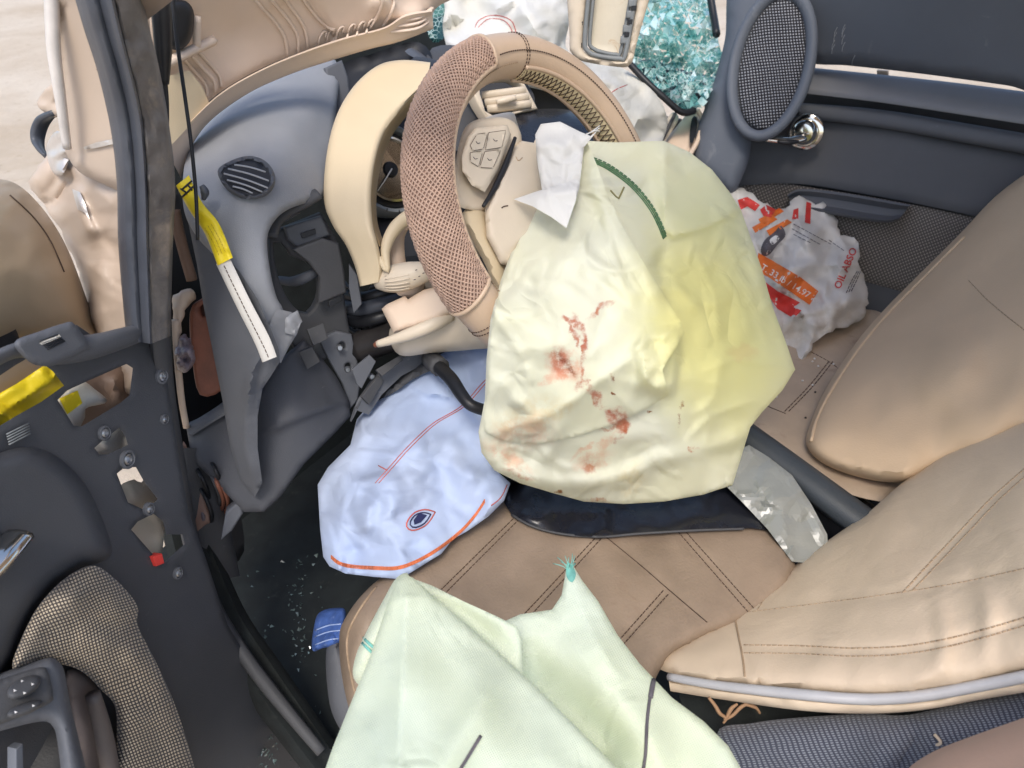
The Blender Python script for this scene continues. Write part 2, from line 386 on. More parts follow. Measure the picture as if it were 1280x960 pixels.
def lettering(o, name, text, org, ux, vy, m, parent, lift=.0014, bold=0.0):
    """flat print: text laid on a surface; org = start, ux = advance of one cap height along the line, vy = cap height upwards"""
    parent = host(o, parent); cu = bpy.data.curves.new('t', 'FONT'); cu.body = text; cu.size = 1.4; cu.offset = bold; cu.resolution_u = 3; to = bpy.data.objects.new('t', cu); me = bpy.data.meshes.new_from_object(to)
    bm = bmesh.new(); bm.from_mesh(me); bmesh.ops.triangulate(bm, faces=bm.faces); bmesh.ops.subdivide_edges(bm, edges=[e for e in bm.edges if e.calc_length() > .35], cuts=1); bmesh.ops.triangulate(bm, faces=bm.faces)
    V = np.array([v.co[:] for v in bm.verts]); bm.verts.index_update(); Fc = [tuple(v.index for v in f.verts) for f in bm.faces]; bm.free(); bpy.data.objects.remove(to); bpy.data.curves.remove(cu); bpy.data.meshes.remove(me)
    q = np.array(org)[None] + V[:, :1] * np.array(ux)[None] + V[:, 1:2] * np.array(vy)[None]
    return mk(name, drape(o, q, lift), Fc, m, parent, smooth=False)
# ---------------------------------------------------------------- palette
BEIGE = mat('beige_plastic', (.66, .52, .40), .5, .05, 6, .25, 700, spec=.35)
CREAM = mat('cream_plastic', (.66, .545, .37), .5, .04, 6, .2, 700, spec=.3)
IVORY = mat('ivory_plastic', (.64, .55, .43), .45, .04, 8, .2, 600)
TAN = mat('tan_seat_leather', (.265, .20, .145), .55, .12, 12, .9, 280, dirt=(.24, .17, .12), dirtamt=.06, wr=.25, wrs=16)
SEATC = mat('beige_seat_cover', (.60, .485, .36), .5, .05, 7, .4, 380, dirt=(.54, .43, .315), dirtamt=.03, wr=.4, wrs=14)
SEATP = mat('passenger_seat_cover', (.60, .445, .29), .55, .05, 5, .4, 380, wr=.2, wrs=7)
LEATH = mat('beige_wheel_leather', (.50, .37, .26), .42, .06, 14, .4, 420, dirt=(.35, .24, .16), dirtamt=.05)
GREY = mat('slate_grey_plastic', (.25, .26, .28), .58, .07, 8, .5, 900, spec=.5, dirt=(.36, .36, .36), dirtamt=-.02, dscale=120)
GREYD = mat('dark_grey_plastic', (.062, .063, .067), .62, .15, 7, .5, 900, dirt=(.11, .11, .108), dirtamt=-.01, dscale=140)
GREYB = mat('blue_grey_plastic', (.098, .104, .118), .62, .08, 8, .5, 900, dirt=(.19, .195, .20), dirtamt=-.01, dscale=110)
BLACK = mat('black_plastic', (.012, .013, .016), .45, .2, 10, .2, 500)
RUBBER = mat('black_rubber_seal', (.065, .072, .088), .42, .15, 12, .3, 500, dirt=(.11, .11, .12), dirtamt=.03, dscale=22)
SCUFF = mat('scuffed_grey_pillar', (.125, .115, .108), .5, .3, 22, .4, 350, dirt=(.27, .225, .18), dirtamt=.10, dscale=24, wr=.35, wrs=40)
PAINT = mat('beige_car_paint', (.52, .42, .335), .42, .05, 5, .1, 300, spec=.4, coat=.12, wr=.15, wrs=7)
BARE = mat('bare_bent_metal', (.62, .58, .54), .35, .15, 20, .2, 200, metal=.5, wr=.4, wrs=30)
CHROME = mat('chrome', (.75, .72, .66), .12, .05, 10, 0, metal=1)
STEEL = mat('steel_bolt', (.4, .41, .43), .35, .1, 40, 0, metal=.9)
WHITEF = mat('white_foam', (.72, .68, .60), .8, .1, 15, .4, 300, dirt=(.45, .36, .26), dirtamt=.02)
YELLOW = mat('yellow_tape', (.80, .62, .02), .45, .06, 12, .2, 300, wr=.3, wrs=30)
WHITES = mat('white_webbing', (.56, .54, .50), .7, .05, 30, .5, 600)
BROWN = mat('rusty_brown_plastic', (.20, .075, .045), .55, .25, 20, .3, 300, dirt=(.08, .04, .03), dirtamt=.1)
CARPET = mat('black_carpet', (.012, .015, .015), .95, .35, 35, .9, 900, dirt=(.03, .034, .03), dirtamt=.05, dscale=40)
REDP = mat('red_print', (.62, .05, .04), .5, .12, 40, 0)
ORANGEP = mat('orange_print', (.72, .17, .03), .5, .1, 40, 0)
BLACKP = mat('black_print', (.02, .02, .02), .6, .1, 30, 0)
WHITEP = mat('white_print', (.8, .78, .74), .5, .05, 30, 0)
GREENT = mat('green_thread', (.10, .20, .10), .7, .25, 120, .6, 900)
TEALT = mat('teal_thread', (.16, .42, .36), .7, .2, 120, .4, 900)
REDT = mat('red_thread', (.50, .11, .09), .7, .2, 100, .3, 900)
ORANGET = mat('orange_thread', (.62, .17, .07), .7, .2, 100, .3, 900)
DARKT = mat('dark_brown_thread', (.07, .042, .028), .7, .2, 100, .3, 900)
TANT = mat('tan_thread', (.36, .26, .17), .7, .15, 100, .3, 900)
GREYI = mat('grey_ink', (.10, .09, .10), .7, .3, 60, 0)
GREYT = mat('grey_rubber_gasket', (.20, .215, .22), .5, .1, 30, .2, 500)
WIRE = mat('grey_purple_wiring', (.12, .10, .11), .5, .3, 60, .3, 500)
PIPING = mat('pale_vinyl_piping', (.44, .44, .455), .35, .05, 30, .1, 300)
FOIL = mat('silver_plastic_wrapper', (.26, .27, .25), .34, .15, 9, 0, spec=.8, wr=.15, wrs=12)
POUCH = mat('black_glossy_vinyl', (.012, .013, .018), .28, .2, 10, .15, 400, wr=.35, wrs=16)
SKIN = mat('pinkish_beige_cover', (.52, .34, .26), .6, .06, 6, .2, 300)

def cloth(name, c, tc, transl, stains=(), sheen=.08, rough=.7, weave=260, tint=None, rot=0, crease=1.0):
    m, t, b = _nt(name); uv = uvn(t); o = nd(t, 'ShaderNodeTexCoord').outputs['Object']
    n1 = noise_(t, o, 5, 2); col = mixc(t, maprange(t, n1, .3, .7), c, tint or tuple(x * .92 for x in c))
    if stains:
        nn = nd(t, 'ShaderNodeTexNoise', i_Scale=34, i_Detail=6, i_Roughness=.7); t.links.new(uv, nn.inputs[0])
        sb = nd(t, 'ShaderNodeVectorMath', operation='SUBTRACT'); t.links.new(nn.outputs['Color'], sb.inputs[0]); sb.inputs[1].default_value = (.5, .5, .5)
        scl = nd(t, 'ShaderNodeVectorMath', operation='SCALE'); t.links.new(sb.outputs[0], scl.inputs[0]); scl.inputs['Scale'].default_value = .034
        ad = nd(t, 'ShaderNodeVectorMath', operation='ADD'); t.links.new(uv, ad.inputs[0]); t.links.new(scl.outputs[0], ad.inputs[1])
        br = noise_(t, uv, 48, 5, .7); brk = maprange(t, br, .34, .60)
        for (cx, cy, rx, ry, rot_, amt, sc) in stains:  # colour ellipses: stains, and on the driver airbag also painted backlight
            mp = nd(t, 'ShaderNodeMapping', vector_type='TEXTURE'); t.links.new(ad.outputs[0], mp.inputs[0])
            mp.inputs['Location'].default_value = (cx / 960, cy / 960, 0); mp.inputs['Rotation'].default_value = (0, 0, rad(rot_)); mp.inputs['Scale'].default_value = (rx / 960, ry / 960, 1)
            ln = nd(t, 'ShaderNodeVectorMath', operation='LENGTH'); t.links.new(mp.outputs[0], ln.inputs[0])
            f_ = maprange(t, ln.outputs['Value'], .35, 1.05, amt, 0); f_ = math_(t, 'MULTIPLY', f_, brk) if amt > .3 else f_
            col = mixc(t, f_, col, sc)
    t.links.new(col, b.inputs['Base Color']); b.inputs['Roughness'].default_value = rough; b.inputs['Sheen Weight'].default_value = sheen; b.inputs['Specular IOR Level'].default_value = .18
    uv2 = uvn(t, rot=rot); h = math_(t, 'ADD', wave(t, uv2, weave, 'X'), wave(t, uv2, weave, 'Y'))
    wn_ = nd(t, 'ShaderNodeTexNoise', i_Scale=7, i_Detail=1); t.links.new(uv, wn_.inputs[0]); wm = nd(t, 'ShaderNodeMix', data_type='VECTOR', i_0=.10); t.links.new(uv, wm.inputs[4]); t.links.new(wn_.outputs['Color'], wm.inputs[5])
    hs = []
    for sc_, w_ in ((10, .16), (27, .24)):
        vo = nd(t, 'ShaderNodeTexVoronoi', feature='DISTANCE_TO_EDGE', i_Scale=sc_); t.links.new(wm.outputs[1], vo.inputs[0])
        hs.append(math_(t, 'MULTIPLY', maprange(t, vo.outputs['Distance'], 0, w_, 1, 0), math_(t, 'MULTIPLY', maprange(t, wn_.outputs['Fac'], .42, .6), crease * 9 / sc_)))
    nrm = bump_(t, math_(t, 'ADD', hs[0], hs[1]), .8, .006)
    nrm = bump_(t, h, .12 if weave > 150 else .3, .0006, nrm); t.links.new(nrm, b.inputs['Normal'])
    tr = nd(t, 'ShaderNodeBsdfTranslucent'); trc = mixc(t, .8, col, tc); t.links.new(trc, tr.inputs[0]); t.links.new(nrm, tr.inputs['Normal'])
    mx = nd(t, 'ShaderNodeMixShader', i_0=transl); t.links.new(b.outputs[0], mx.inputs[1]); t.links.new(tr.outputs[0], mx.inputs[2]); t.links.new(mx.outputs[0], t.nodes['Material Output'].inputs[0])
    return m
BL, BL2, PK, YL = (.48, .055, .022), (.24, .025, .010), (.78, .30, .18), (.72, .55, .26)
STAINS_AND_GLOW = [(905, 400, 150, 200, -20, .29, (.95, .90, .24)), (890, 420, 120, 170, -20, .29, (.96, .90, .22)), (880, 400, 70, 120, -10, .28, (.97, .88, .28)), (880, 250, 90, 70, 20, .29, (.90, .91, .42)), (706, 455, 30, 22, 30, .75, PK), (700, 450, 14, 22, -10, .55, BL), (708, 455, 5, 22, -40, .9, BL2), (724, 408, 7, 22, -15, .85, BL), (731, 432, 5, 20, 0, .9, BL), (712, 402, 16, 5, 20, .8, BL), (745, 388, 5, 16, 40, .85, BL),  # leading yellow ellipses paint the light shining through the bag's right half; rest stains
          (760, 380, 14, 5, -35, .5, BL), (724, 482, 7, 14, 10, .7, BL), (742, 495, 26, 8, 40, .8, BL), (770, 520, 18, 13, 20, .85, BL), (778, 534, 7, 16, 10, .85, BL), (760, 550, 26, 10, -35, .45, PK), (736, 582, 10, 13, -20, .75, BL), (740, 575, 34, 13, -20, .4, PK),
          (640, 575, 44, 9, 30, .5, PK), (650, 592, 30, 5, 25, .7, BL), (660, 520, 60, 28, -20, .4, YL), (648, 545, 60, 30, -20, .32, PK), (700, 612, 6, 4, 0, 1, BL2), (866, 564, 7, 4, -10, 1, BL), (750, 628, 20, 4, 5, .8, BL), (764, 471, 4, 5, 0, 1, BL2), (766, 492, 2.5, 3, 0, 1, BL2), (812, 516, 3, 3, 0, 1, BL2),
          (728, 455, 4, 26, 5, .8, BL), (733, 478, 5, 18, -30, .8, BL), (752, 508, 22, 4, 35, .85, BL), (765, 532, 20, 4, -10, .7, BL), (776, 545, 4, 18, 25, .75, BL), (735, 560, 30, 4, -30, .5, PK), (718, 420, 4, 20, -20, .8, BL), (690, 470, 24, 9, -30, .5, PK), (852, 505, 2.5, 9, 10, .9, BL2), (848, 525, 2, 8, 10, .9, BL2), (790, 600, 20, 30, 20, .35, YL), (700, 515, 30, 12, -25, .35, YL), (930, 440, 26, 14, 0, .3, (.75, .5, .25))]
AIRB = cloth('pale_yellow_airbag_cloth', (.83, .84, .73), (.95, .90, .32), .34, STAINS_AND_GLOW, tint=(.83, .83, .64))
AIRB2 = cloth('pale_mint_airbag_cloth', crease=.35, c=(.74, .81, .71), tc=(.72, .86, .30), transl=.28, stains=(), tint=(.76, .81, .64), weave=110, rot=.5)
KNEEB = cloth('pale_blue_airbag_cloth', (.47, .575, .80), (.46, .56, .84), .2, (), tint=(.54, .62, .78))
PASSB = cloth('white_airbag_cloth', (.90, .89, .86), (.85, .83, .74), .3, (), crease=2.2, tint=(.74, .72, .64))
TETH = cloth('white_tether_cloth', (.78, .77, .73), (.8, .8, .76), .2, (), weave=180)
BAGW = cloth('white_woven_sack', (.74, .71, .66), (.75, .72, .66), crease=2.6, transl=.12, stains=[(1040, 400, 60, 26, -20, .55, (.52, .45, .36)), (985, 420, 40, 30, 20, .5, (.56, .48, .38)), (1000, 395, 5, 5, 0, 1, (.2, .15, .1)), (950, 385, 4, 4, 0, 1, (.2, .15, .1))], rough=.42)

def checks(name, c1, c2, s, rot=0, asp=1.0, warp=.03, lo=.3, hi=.6):
    m, t, b = _nt(name); v = uvn(t, 1, asp, rot); ns = nd(t, 'ShaderNodeTexNoise', i_Scale=9, i_Detail=2); t.links.new(v, ns.inputs[0])
    wm = nd(t, 'ShaderNodeMix', data_type='VECTOR', i_0=warp); t.links.new(v, wm.inputs[4]); t.links.new(ns.outputs['Color'], wm.inputs[5]); v = wm.outputs[1]; a1 = wave(t, v, s, 'X'); a2 = wave(t, v, s, 'Y'); k = math_(t, 'MULTIPLY', maprange(t, a1, lo, hi), maprange(t, a2, lo, hi))
    t.links.new(mixc(t, math_(t, 'MULTIPLY', k, maprange(t, noise_(t, v, 14, 4), .3, .7, .75, 1.0)), c2, c1), b.inputs['Base Color']); b.inputs['Roughness'].default_value = .85; b.inputs['Sheen Weight'].default_value = .2; b.inputs['Specular IOR Level'].default_value = .2
    t.links.new(bump_(t, k, .5, .0012), b.inputs['Normal']); return m
HOUND = checks('houndstooth_fabric', (.62, .52, .38), (.05, .044, .042), 76, .35, warp=.02, lo=.12, hi=.6)
STRIPE = checks('grey_blue_ribbed_fabric', (.27, .295, .335), (.06, .065, .09), 46, .2, 2.3, warp=.012, lo=.15, hi=.7)
TWEED = checks('grey_brown_door_tweed', (.30, .265, .23), (.10, .09, .082), 84, .4, warp=.01)
GRILLE = checks('speaker_mesh', (.33, .34, .37), (.012, .012, .016), 82, .12, warp=.008, lo=.2, hi=.75)

# ---------------------------------------------------------------- the ground
def ground_mat():
    m, t, b = _nt('bright_dry_sand'); o = nd(t, 'ShaderNodeTexCoord').outputs['Object']
    c = mixc(t, maprange(t, noise_(t, o, .7, 8, .65, .5), .35, .7), (.60, .52, .42), (.46, .37, .27)); c = mixc(t, maprange(t, noise_(t, o, 14, 6, .7), .55, .75), c, (.38, .29, .2))
    t.links.new(c, b.inputs['Base Color']); b.inputs['Roughness'].default_value = .95; t.links.new(bump_(t, noise_(t, o, 9, 8, .7), .5, .03), b.inputs['Normal']); return m
g = mk('ground', [(-60, -60, 0), (60, -60, 0), (60, 60, 0), (-60, 60, 0)], [(0, 1, 2, 3)], ground_mat(), smooth=False); g['kind'] = 'structure'

# ---------------------------------------------------------------- car body shell
body = thing('car_body', 'crumpled beige car body with black door seal, sill and carpeted floor', 'car body', (.45, .75, .12))
slabm = lambda *a, **k: slab(*a, parent=body, **k)
# floor pan, firewall and sides that close the foot well
V = [(.36, -.7, .27), (1.7, -.7, .27), (1.7, 1.05, .27), (.36, 1.05, .27)]; V += [(x, y, z - .03) for x, y, z in V]
mk('floor_carpet', V, [(0, 1, 2, 3), (7, 6, 5, 4), (0, 4, 5, 1), (1, 5, 6, 2), (2, 6, 7, 3), (3, 7, 4, 0)], CARPET, body, smooth=False)
V = [(.44, .98, .26), (1.74, 1.0, .26), (1.74, 1.2, .98), (.62, 1.2, .98)]; V += [(x, y + .03, z) for x, y, z in V]
mk('firewall', V, [(3, 2, 1, 0), (4, 5, 6, 7), (0, 1, 5, 4), (1, 2, 6, 5), (2, 3, 7, 6), (3, 0, 4, 7)], CARPET, body, smooth=False)
rv, rf_ = [], []
for i in range(13):
    for j in range(13):
        x, y = .42 + 1.30 * i / 12, -1.1 + 1.28 * j / 12; rv.append((x, y, 1.50 + .05 * math.sin(math.pi * i / 12) + .03 * math.sin(math.pi * j / 12)))
rf_ = [(i * 13 + j, (i + 1) * 13 + j, (i + 1) * 13 + j + 1, i * 13 + j + 1) for i in range(12) for j in range(12)]; nr = len(rv)
rv2 = rv + [(x, y, z + .04) for x, y, z in rv]; mk('unseen_shade_roof', rv2, rf_ + [tuple(q_ + nr for q_ in f_[::-1]) for f_ in rf_], PAINT, body)  # unseen car roof, added to shade the interior; front edge set for light
wtube('roof_pillar', np.array([P(150, -24, .64), (.46, .36, 1.36), (.47, .22, 1.46), (.48, .12, 1.50)]), [.035, .03, .03], PAINT, body, 10)
wtube('roof_pillar', np.array([P(965, -60, 1.44), (1.70, .34, 1.30), (1.68, .22, 1.44), (1.66, .12, 1.50)]), [.04, .035, .035], PAINT, body, 10)
fr = patch('pillar_panel', [(60, -14), (112, -14), (128, 70), (146, 140), (158, 205), (160, 240), (120, 226), (98, 214), (84, 195), (80, 180), (70, 120), (63, 60)],
      [(60, 0, .66), (95, 0, .66), (140, 200, .74), (85, 190, .76)], PAINT, body, 7, .012, 16, .01, .01, folds=[('r', [(76, 0), (80, 100), (92, 200)], 6, -.006, 99)])
tube('rolled_edge', [(64, -14, .645), (67, 60, .668), (75, 120, .692), (84, 185, .726)], [.006, .006, .005, .004], mat('pale_scratched_edge', (.66, .62, .58), .35, .1, 30, .1), body)
cf = patch('crumpled_fender', jag([(36, 228), (58, 196), (74, 172), (86, 186), (104, 206), (158, 222), (164, 300), (176, 400), (186, 470), (188, 540), (120, 530), (112, 420), (106, 370), (92, 325), (74, 285), (50, 250)], 1.5, 8, 2),
      [(40, 230, .86), (80, 180, .84), (148, 230, .75), (158, 420, .83), (120, 420, .88), (180, 530, .93), (122, 525, .93), (80, 290, .88)], PAINT, body, 4, .006, 10, .02, .006, smooth=False, fac=[(.017, 44, 3), (.006, 18, 5)],
      folds=[('c', [(92, 215), (70, 250), (52, 256)], 9, -.02, 9), ('r', [(96, 225), (100, 265), (118, 300)], 10, .018, 5), ('r', [(130, 300), (125, 360), (128, 420)], 16, .02, 4)])
decal(cf, 'bare_metal_tear', [(90, 236), (100, 240), (107, 256), (112, 274), (106, 266), (97, 262), (93, 248)], BARE, body, 4, .004)
decal(fr, 'bare_metal_tear', [(104, 184), (120, 178), (140, 174), (142, 180), (120, 185), (106, 187)], BARE, body, 4, .004)
patch('torn_inner_flange', [(46, 130), (62, 106), (68, 112), (74, 142), (66, 146)], [(46, 130, .93), (70, 110, .90), (72, 142, .92)], PAINT, body, 4, .004, 10, .004, .003, fac=[(.008, 14, 1)])
tube('torn_black_trim', [(70, 140, .92), (56, 148, .94), (48, 164, .95), (48, 182, .95), (58, 196, .93)], [.008, .012, .012, .010, .005], RUBBER, body, 30, flat=.5)
patch('bent_metal_scrap', [(58, 184), (70, 164), (82, 172), (86, 200), (76, 220), (64, 212)], [(58, 190, .84), (84, 180, .80), (76, 218, .83)], BARE, body, 4, .006, 10, .004, .002, fac=[(.012, 15, 8)])
Ls = [(90, -14, .60), (106, 40, .622), (122, 90, .645), (138, 160, .68), (146, 230, .71), (148, 310, .745), (158, 425, .80)]
Md = [(140, -14, .585), (152, 40, .605), (165, 90, .63), (178, 150, .66), (184, 230, .695), (186, 310, .735), (190, 430, .79)]
Rs = [(176, -14, .62), (188, 40, .638), (200, 90, .66), (212, 160, .69), (219, 230, .72), (216, 310, .76), (213, 420, .81)]
strip('door_seal', Ls, Md, RUBBER, body, 60, 14, .026, .02, ([0, .08, .3, .5, .62, .75, .9, 1], [0, .5, .85, .8, .55, .7, .9, .6]), nzs=[(.0012, 40, 2, 'n')])
strip('hinge_pillar', [(a - 2, b, c + .004) for a, b, c in Md], Rs, SCUFF, body, 70, 14, .02, .03, ([0, .06, .14, .5, .86, 1], [0, .9, 1, .9, .7, 0]), nzs=[(.004, 45, 4, 'n'), (.0015, 12, 6, 'n')])
strip('hinge_pillar_foot', [(186, 418, .80), (196, 500, .86), (212, 580, .93), (222, 650, .98), (238, 720, 1.03)], [(212, 415, .82), (220, 500, .88), (236, 600, .95), (246, 660, 1.0), (258, 720, 1.04)], GREYD, body, 40, 8, .012, .03)
strip('door_sill', [(222, 690, 1.02), (255, 775, 1.04), (300, 860, 1.04), (352, 930, 1.03), (400, 990, 1.02)], [(262, 660, 1.08), (305, 760, 1.07), (352, 830, 1.06), (400, 900, 1.05), (455, 980, 1.04)], CARPET, body, 40, 12, .035, .03, ([0, .12, .3, .5, .7, .85, 1], [0, .8, 1, .75, .7, .95, .2]))
tube('sill_trim', [(246, 700, 1.01), (275, 770, 1.01), (310, 826, 1.0), (352, 880, 1.0), (402, 940, .99)], [.006, .009, .009, .007], GREYD, body)
strip('kick_trim', [(222, 560, .98), (232, 650, 1.02), (252, 730, 1.05)], [(262, 560, 1.02), (284, 640, 1.05), (300, 720, 1.09)], GREYD, body, 24, 8, .01, .02)

# ---------------------------------------------------------------- loose beige trim panel
TRIMB = mat('pale_beige_trim_plastic', (.72, .59, .48), .5, .04, 6, .25, 700, spec=.35)
trim = thing('trim_panel', 'big dislodged beige plastic trim panel with moulded ribs, hanging over the dashboard', 'trim panel', P(380, 60, 1.0))
sh = patch('shell', [(206, -20), (560, -20), (545, 10), (528, 28), (480, 36), (430, 48), (380, 64), (330, 84), (280, 112), (240, 146), (214, 182), (206, 120)],
      [(210, 0, .83), (210, 180, .92), (300, 95, .97), (330, 0, .915), (430, 0, .985), (420, 48, 1.02), (540, 0, 1.06), (530, 25, 1.08), (290, 40, .945)], TRIMB, trim, 8, .004, 10, .004, .004,
      folds=[('s', [(380, -16), (400, 20), (420, 48)], 40, -.012, 99), ('s', [(206, 92), (240, 82), (268, 126)], 30, -.012, 99), ('r', [(470, -10), (500, 20), (535, 20)], 16, .02, 8)])
strip('outer_lip', [(206, 184, .905), (240, 148, .915), (280, 113, .93), (330, 85, .95), (380, 64, .975), (430, 47, 1.0), (480, 34, 1.02), (506, 18, 1.03), (540, 12, 1.05)],
      [(226, 222, .95), (238, 186, .955), (262, 152, .97), (310, 117, .985), (360, 94, 1.0), (410, 77, 1.02), (460, 62, 1.04), (500, 52, 1.055), (542, 36, 1.07)], TRIMB, trim, 60, 12, .012, .006, ([0, .06, .16, .22, .5, .9, 1], [0, .9, 1, .55, .5, .5, .2]))
for pl in ([(308, -14), (326, 8), (344, 28), (356, 48), (360, 70)], [(328, -14), (346, 8), (362, 28), (372, 46), (373, 66)], [(346, -14), (364, 10), (380, 34), (385, 60)],
           [(370, -14), (388, 12), (404, 30), (418, 38)], [(228, 72), (246, 92), (258, 108), (260, 122)], [(238, 68), (256, 88), (268, 102), (270, 116)], [(248, 64), (266, 84), (275, 96), (277, 110)], [(478, -14), (492, -2), (490, 14), (478, 34)], [(466, -14), (478, 0), (474, 16), (462, 36)]):
    seam(sh, 'rib', pl, TRIMB, trim, .0024, .0025, k=6)
for i, x in enumerate((398, 408, 420, 434, 446, 458)):
    seam(sh, 'rib', [(x, 56 - i * 3), (x + 3, 44 - i * 3), (x + 10, 38 - i * 3), (x + 8, 48 - i * 3)], TRIMB, trim, .0016, .002, k=5)
for i, y in enumerate((40, 33, 26)):
    tube('stacked_edge', [(486 + i * 6, y, 1.03), (520 + i * 2, y - 4, 1.04), (538 + i, y - 16, 1.06)], .004, TRIMB, trim, k=6, flat=.5)
tube('clip_strut', [(208, 80, .855), (230, 68, .87), (268, 50, .905)], .006, TRIMB, trim, k=4)
tube('clip_strut', [(246, 20, .865), (246, 60, .885)], .006, TRIMB, trim, k=4)
patch('speaker_recess', [(204, 8), (228, 0), (242, 14), (240, 46), (226, 62), (206, 54)], [(204, 20, .83), (240, 20, .85), (220, 60, .855)], BLACK, trim, 5, .006, 12, .02, .004)
strip('side_face', [(206, 96, .865), (208, 150, .885), (210, 186, .895)], [(236, 88, .885), (252, 108, .905), (262, 130, .925)], CREAM, trim, 16, 6, .002, .004)

cable = thing('black_cable', 'thin black cable hanging straight down beside the scuffed door pillar', 'cable', P(246, 250, .78))
tube('wire', [(214, -20, .74), (221, 50, .755), (231, 120, .765), (239, 180, .775), (245, 245, .782), (247, 300, .795)], .0021, BLACK, cable, 60, 6)
strut = thing('black_strut', 'short black rod and pale tubes dangling behind the door pillar top', 'rod', P(204, 110, .72))
tube('rod', [(200, -20, .70), (203, 40, .72), (206, 105, .74)], [.007, .009, .008, .004], BLACK, strut, 24)
tube('rod', [(190, -20, .71), (193, 30, .72), (196, 60, .73)], .004, BEIGE, strut, 20)
tube('cord', [(206, 100, .74), (208, 130, .75), (208, 165, .76)], .0025, BLACK, strut, 20)

# ---------------------------------------------------------------- dashboard
dash = thing('dashboard', 'torn open slate grey dashboard with round side vent and exposed brackets', 'dashboard', (.7, .78, .42))
tp = patch('top_panel', [(228, 240), (232, 200), (246, 168), (276, 138), (320, 110), (370, 88), (412, 72), (424, 92), (420, 140), (416, 200), (412, 236), (398, 248), (360, 262), (342, 278), (334, 300), (338, 340), (346, 372), (354, 388), (350, 412), (338, 424), (320, 390), (296, 352), (268, 320), (246, 296), (232, 270)],
      [(232, 240, .88), (250, 170, .98), (320, 110, 1.06), (410, 76, 1.14), (414, 160, 1.06), (410, 235, .98), (305, 220, .87), (340, 190, .91), (345, 280, .88), (340, 340, .87), (370, 400, .90), (250, 300, .87), (300, 350, .86), (346, 440, .89)], GREY, dash, 5, .008, 7, .01, .006,
      folds=[('r', [(335, 176), (370, 150), (410, 120)], 26, .012, 3)])
patch('broken_corner', [(334, 412), (346, 386), (364, 390), (376, 398), (372, 416), (360, 436), (351, 454), (345, 446)], [(334, 412, .872), (346, 386, .868), (376, 398, .905), (351, 452, .885)], GREY, dash, 5, .002, 3, .012, .006, smooth=False, fac=[(.008, 22, 5)])
sp = patch('end_panel', [(232, 262), (250, 284), (275, 312), (300, 340), (322, 374), (338, 410), (349, 438), (350, 452), (340, 468), (328, 486), (322, 520), (322, 560), (328, 604), (318, 622), (300, 600), (288, 560), (278, 500), (266, 440), (254, 380), (246, 330)],
      [(235, 265, .88), (300, 340, .845), (345, 440, .865), (324, 600, .96), (250, 350, .885), (280, 500, .93), (300, 430, .87)], GREYB, dash, 5, .003, 4, .012, .006, smooth=False,
      folds=[('c', [(322, 450), (310, 500), (308, 560), (322, 610)], 9, .014, 6), ('s', [(350, 430), (318, 460), (312, 520)], 20, .012, 3), ('r', [(265, 300), (310, 350), (342, 420)], 9, .010, 3)])
ven = patch('air_vent', [(272, 214), (284, 203), (308, 195), (328, 199), (341, 212), (344, 228), (336, 242), (318, 249), (298, 246), (281, 234)], [(272, 214, .850), (343, 215, .866), (318, 249, .848), (300, 200, .862)], GREYB, dash, 4, .006, 6, .004, .012,
      holes=[[(279, 215), (290, 207), (309, 202), (325, 206), (334, 216), (336, 227), (330, 236), (317, 242), (300, 239), (287, 230)]])
patch('vent_cavity', [(277, 215), (290, 205), (309, 200), (326, 204), (336, 216), (338, 227), (330, 238), (317, 244), (300, 241), (285, 231)], [(272, 214, .846), (343, 215, .862), (318, 249, .844), (300, 200, .858)], BLACK, ven, 5, 0.0, 5, .003, .003)
for a, b in (((293, 206), (332, 215)), ((285, 211), (336, 226)), ((280, 217), (335, 235)), ((284, 225), (328, 240)), ((291, 233), (318, 243))):
    tube('slat', [(a[0], a[1], .8415), ((a[0] + b[0]) / 2, (a[1] + b[1]) / 2 - 1.5, .843), (b[0], b[1], .848)], .0011, mat('vent_slat_grey', (.32, .33, .35), .4, .05) if 'vent_slat_grey' not in bpy.data.materials else bpy.data.materials['vent_slat_grey'], ven, 8, 6, flat=1.0)
# bracket module behind the missing trim
NB = (-.45, -.85, .28)
bp = P(390, 350, .99)
slab('fuse_bracket', [(336, 300), (352, 286), (378, 276), (402, 266), (420, 296), (428, 326), (433, 386), (441, 428), (404, 452), (372, 442), (350, 402), (340, 360)], bp, NB, .02, GREYD, dash,
     holes=[[(343, 304), (356, 306), (364, 320), (384, 328), (398, 346), (398, 372), (386, 392), (372, 388), (356, 366), (346, 336)]], bevel=.004)
slab('module_cover', [(366, 312), (404, 298), (424, 304), (431, 340), (434, 366), (398, 380), (400, 346), (386, 328)], P(400, 340, .965), NB, .014, GREYD, dash, bevel=.003)
slab('module_cover', [(356, 284), (402, 270), (414, 294), (372, 310), (360, 300)], P(390, 290, .96), NB, .014, mat('mid_grey_plastic', (.075, .08, .09), .5, .1), dash, bevel=.003)
slab('clip_slot', [(376, 292), (394, 286), (395, 292), (378, 298)], P(390, 290, .956), NB, .004, BLACK, dash, bevel=.0005)
slab('clip_slot', [(411, 377), (426, 370), (428, 376), (412, 384)], P(420, 375, .966), NB, .004, BLACK, dash, bevel=.0005)
tube('support_rod', [(350, 350, 1.02), (366, 352, 1.0), (384, 346, .99), (398, 338, 1.0)], [.006, .007, .007, .006], GREYB, dash)
tube('bracket_arch', [(338, 296, .905), (344, 276, .915), (360, 262, .925), (384, 250, .935), (398, 242, .94)], [.009, .011, .011, .009], GREYD, dash, flat=.6)
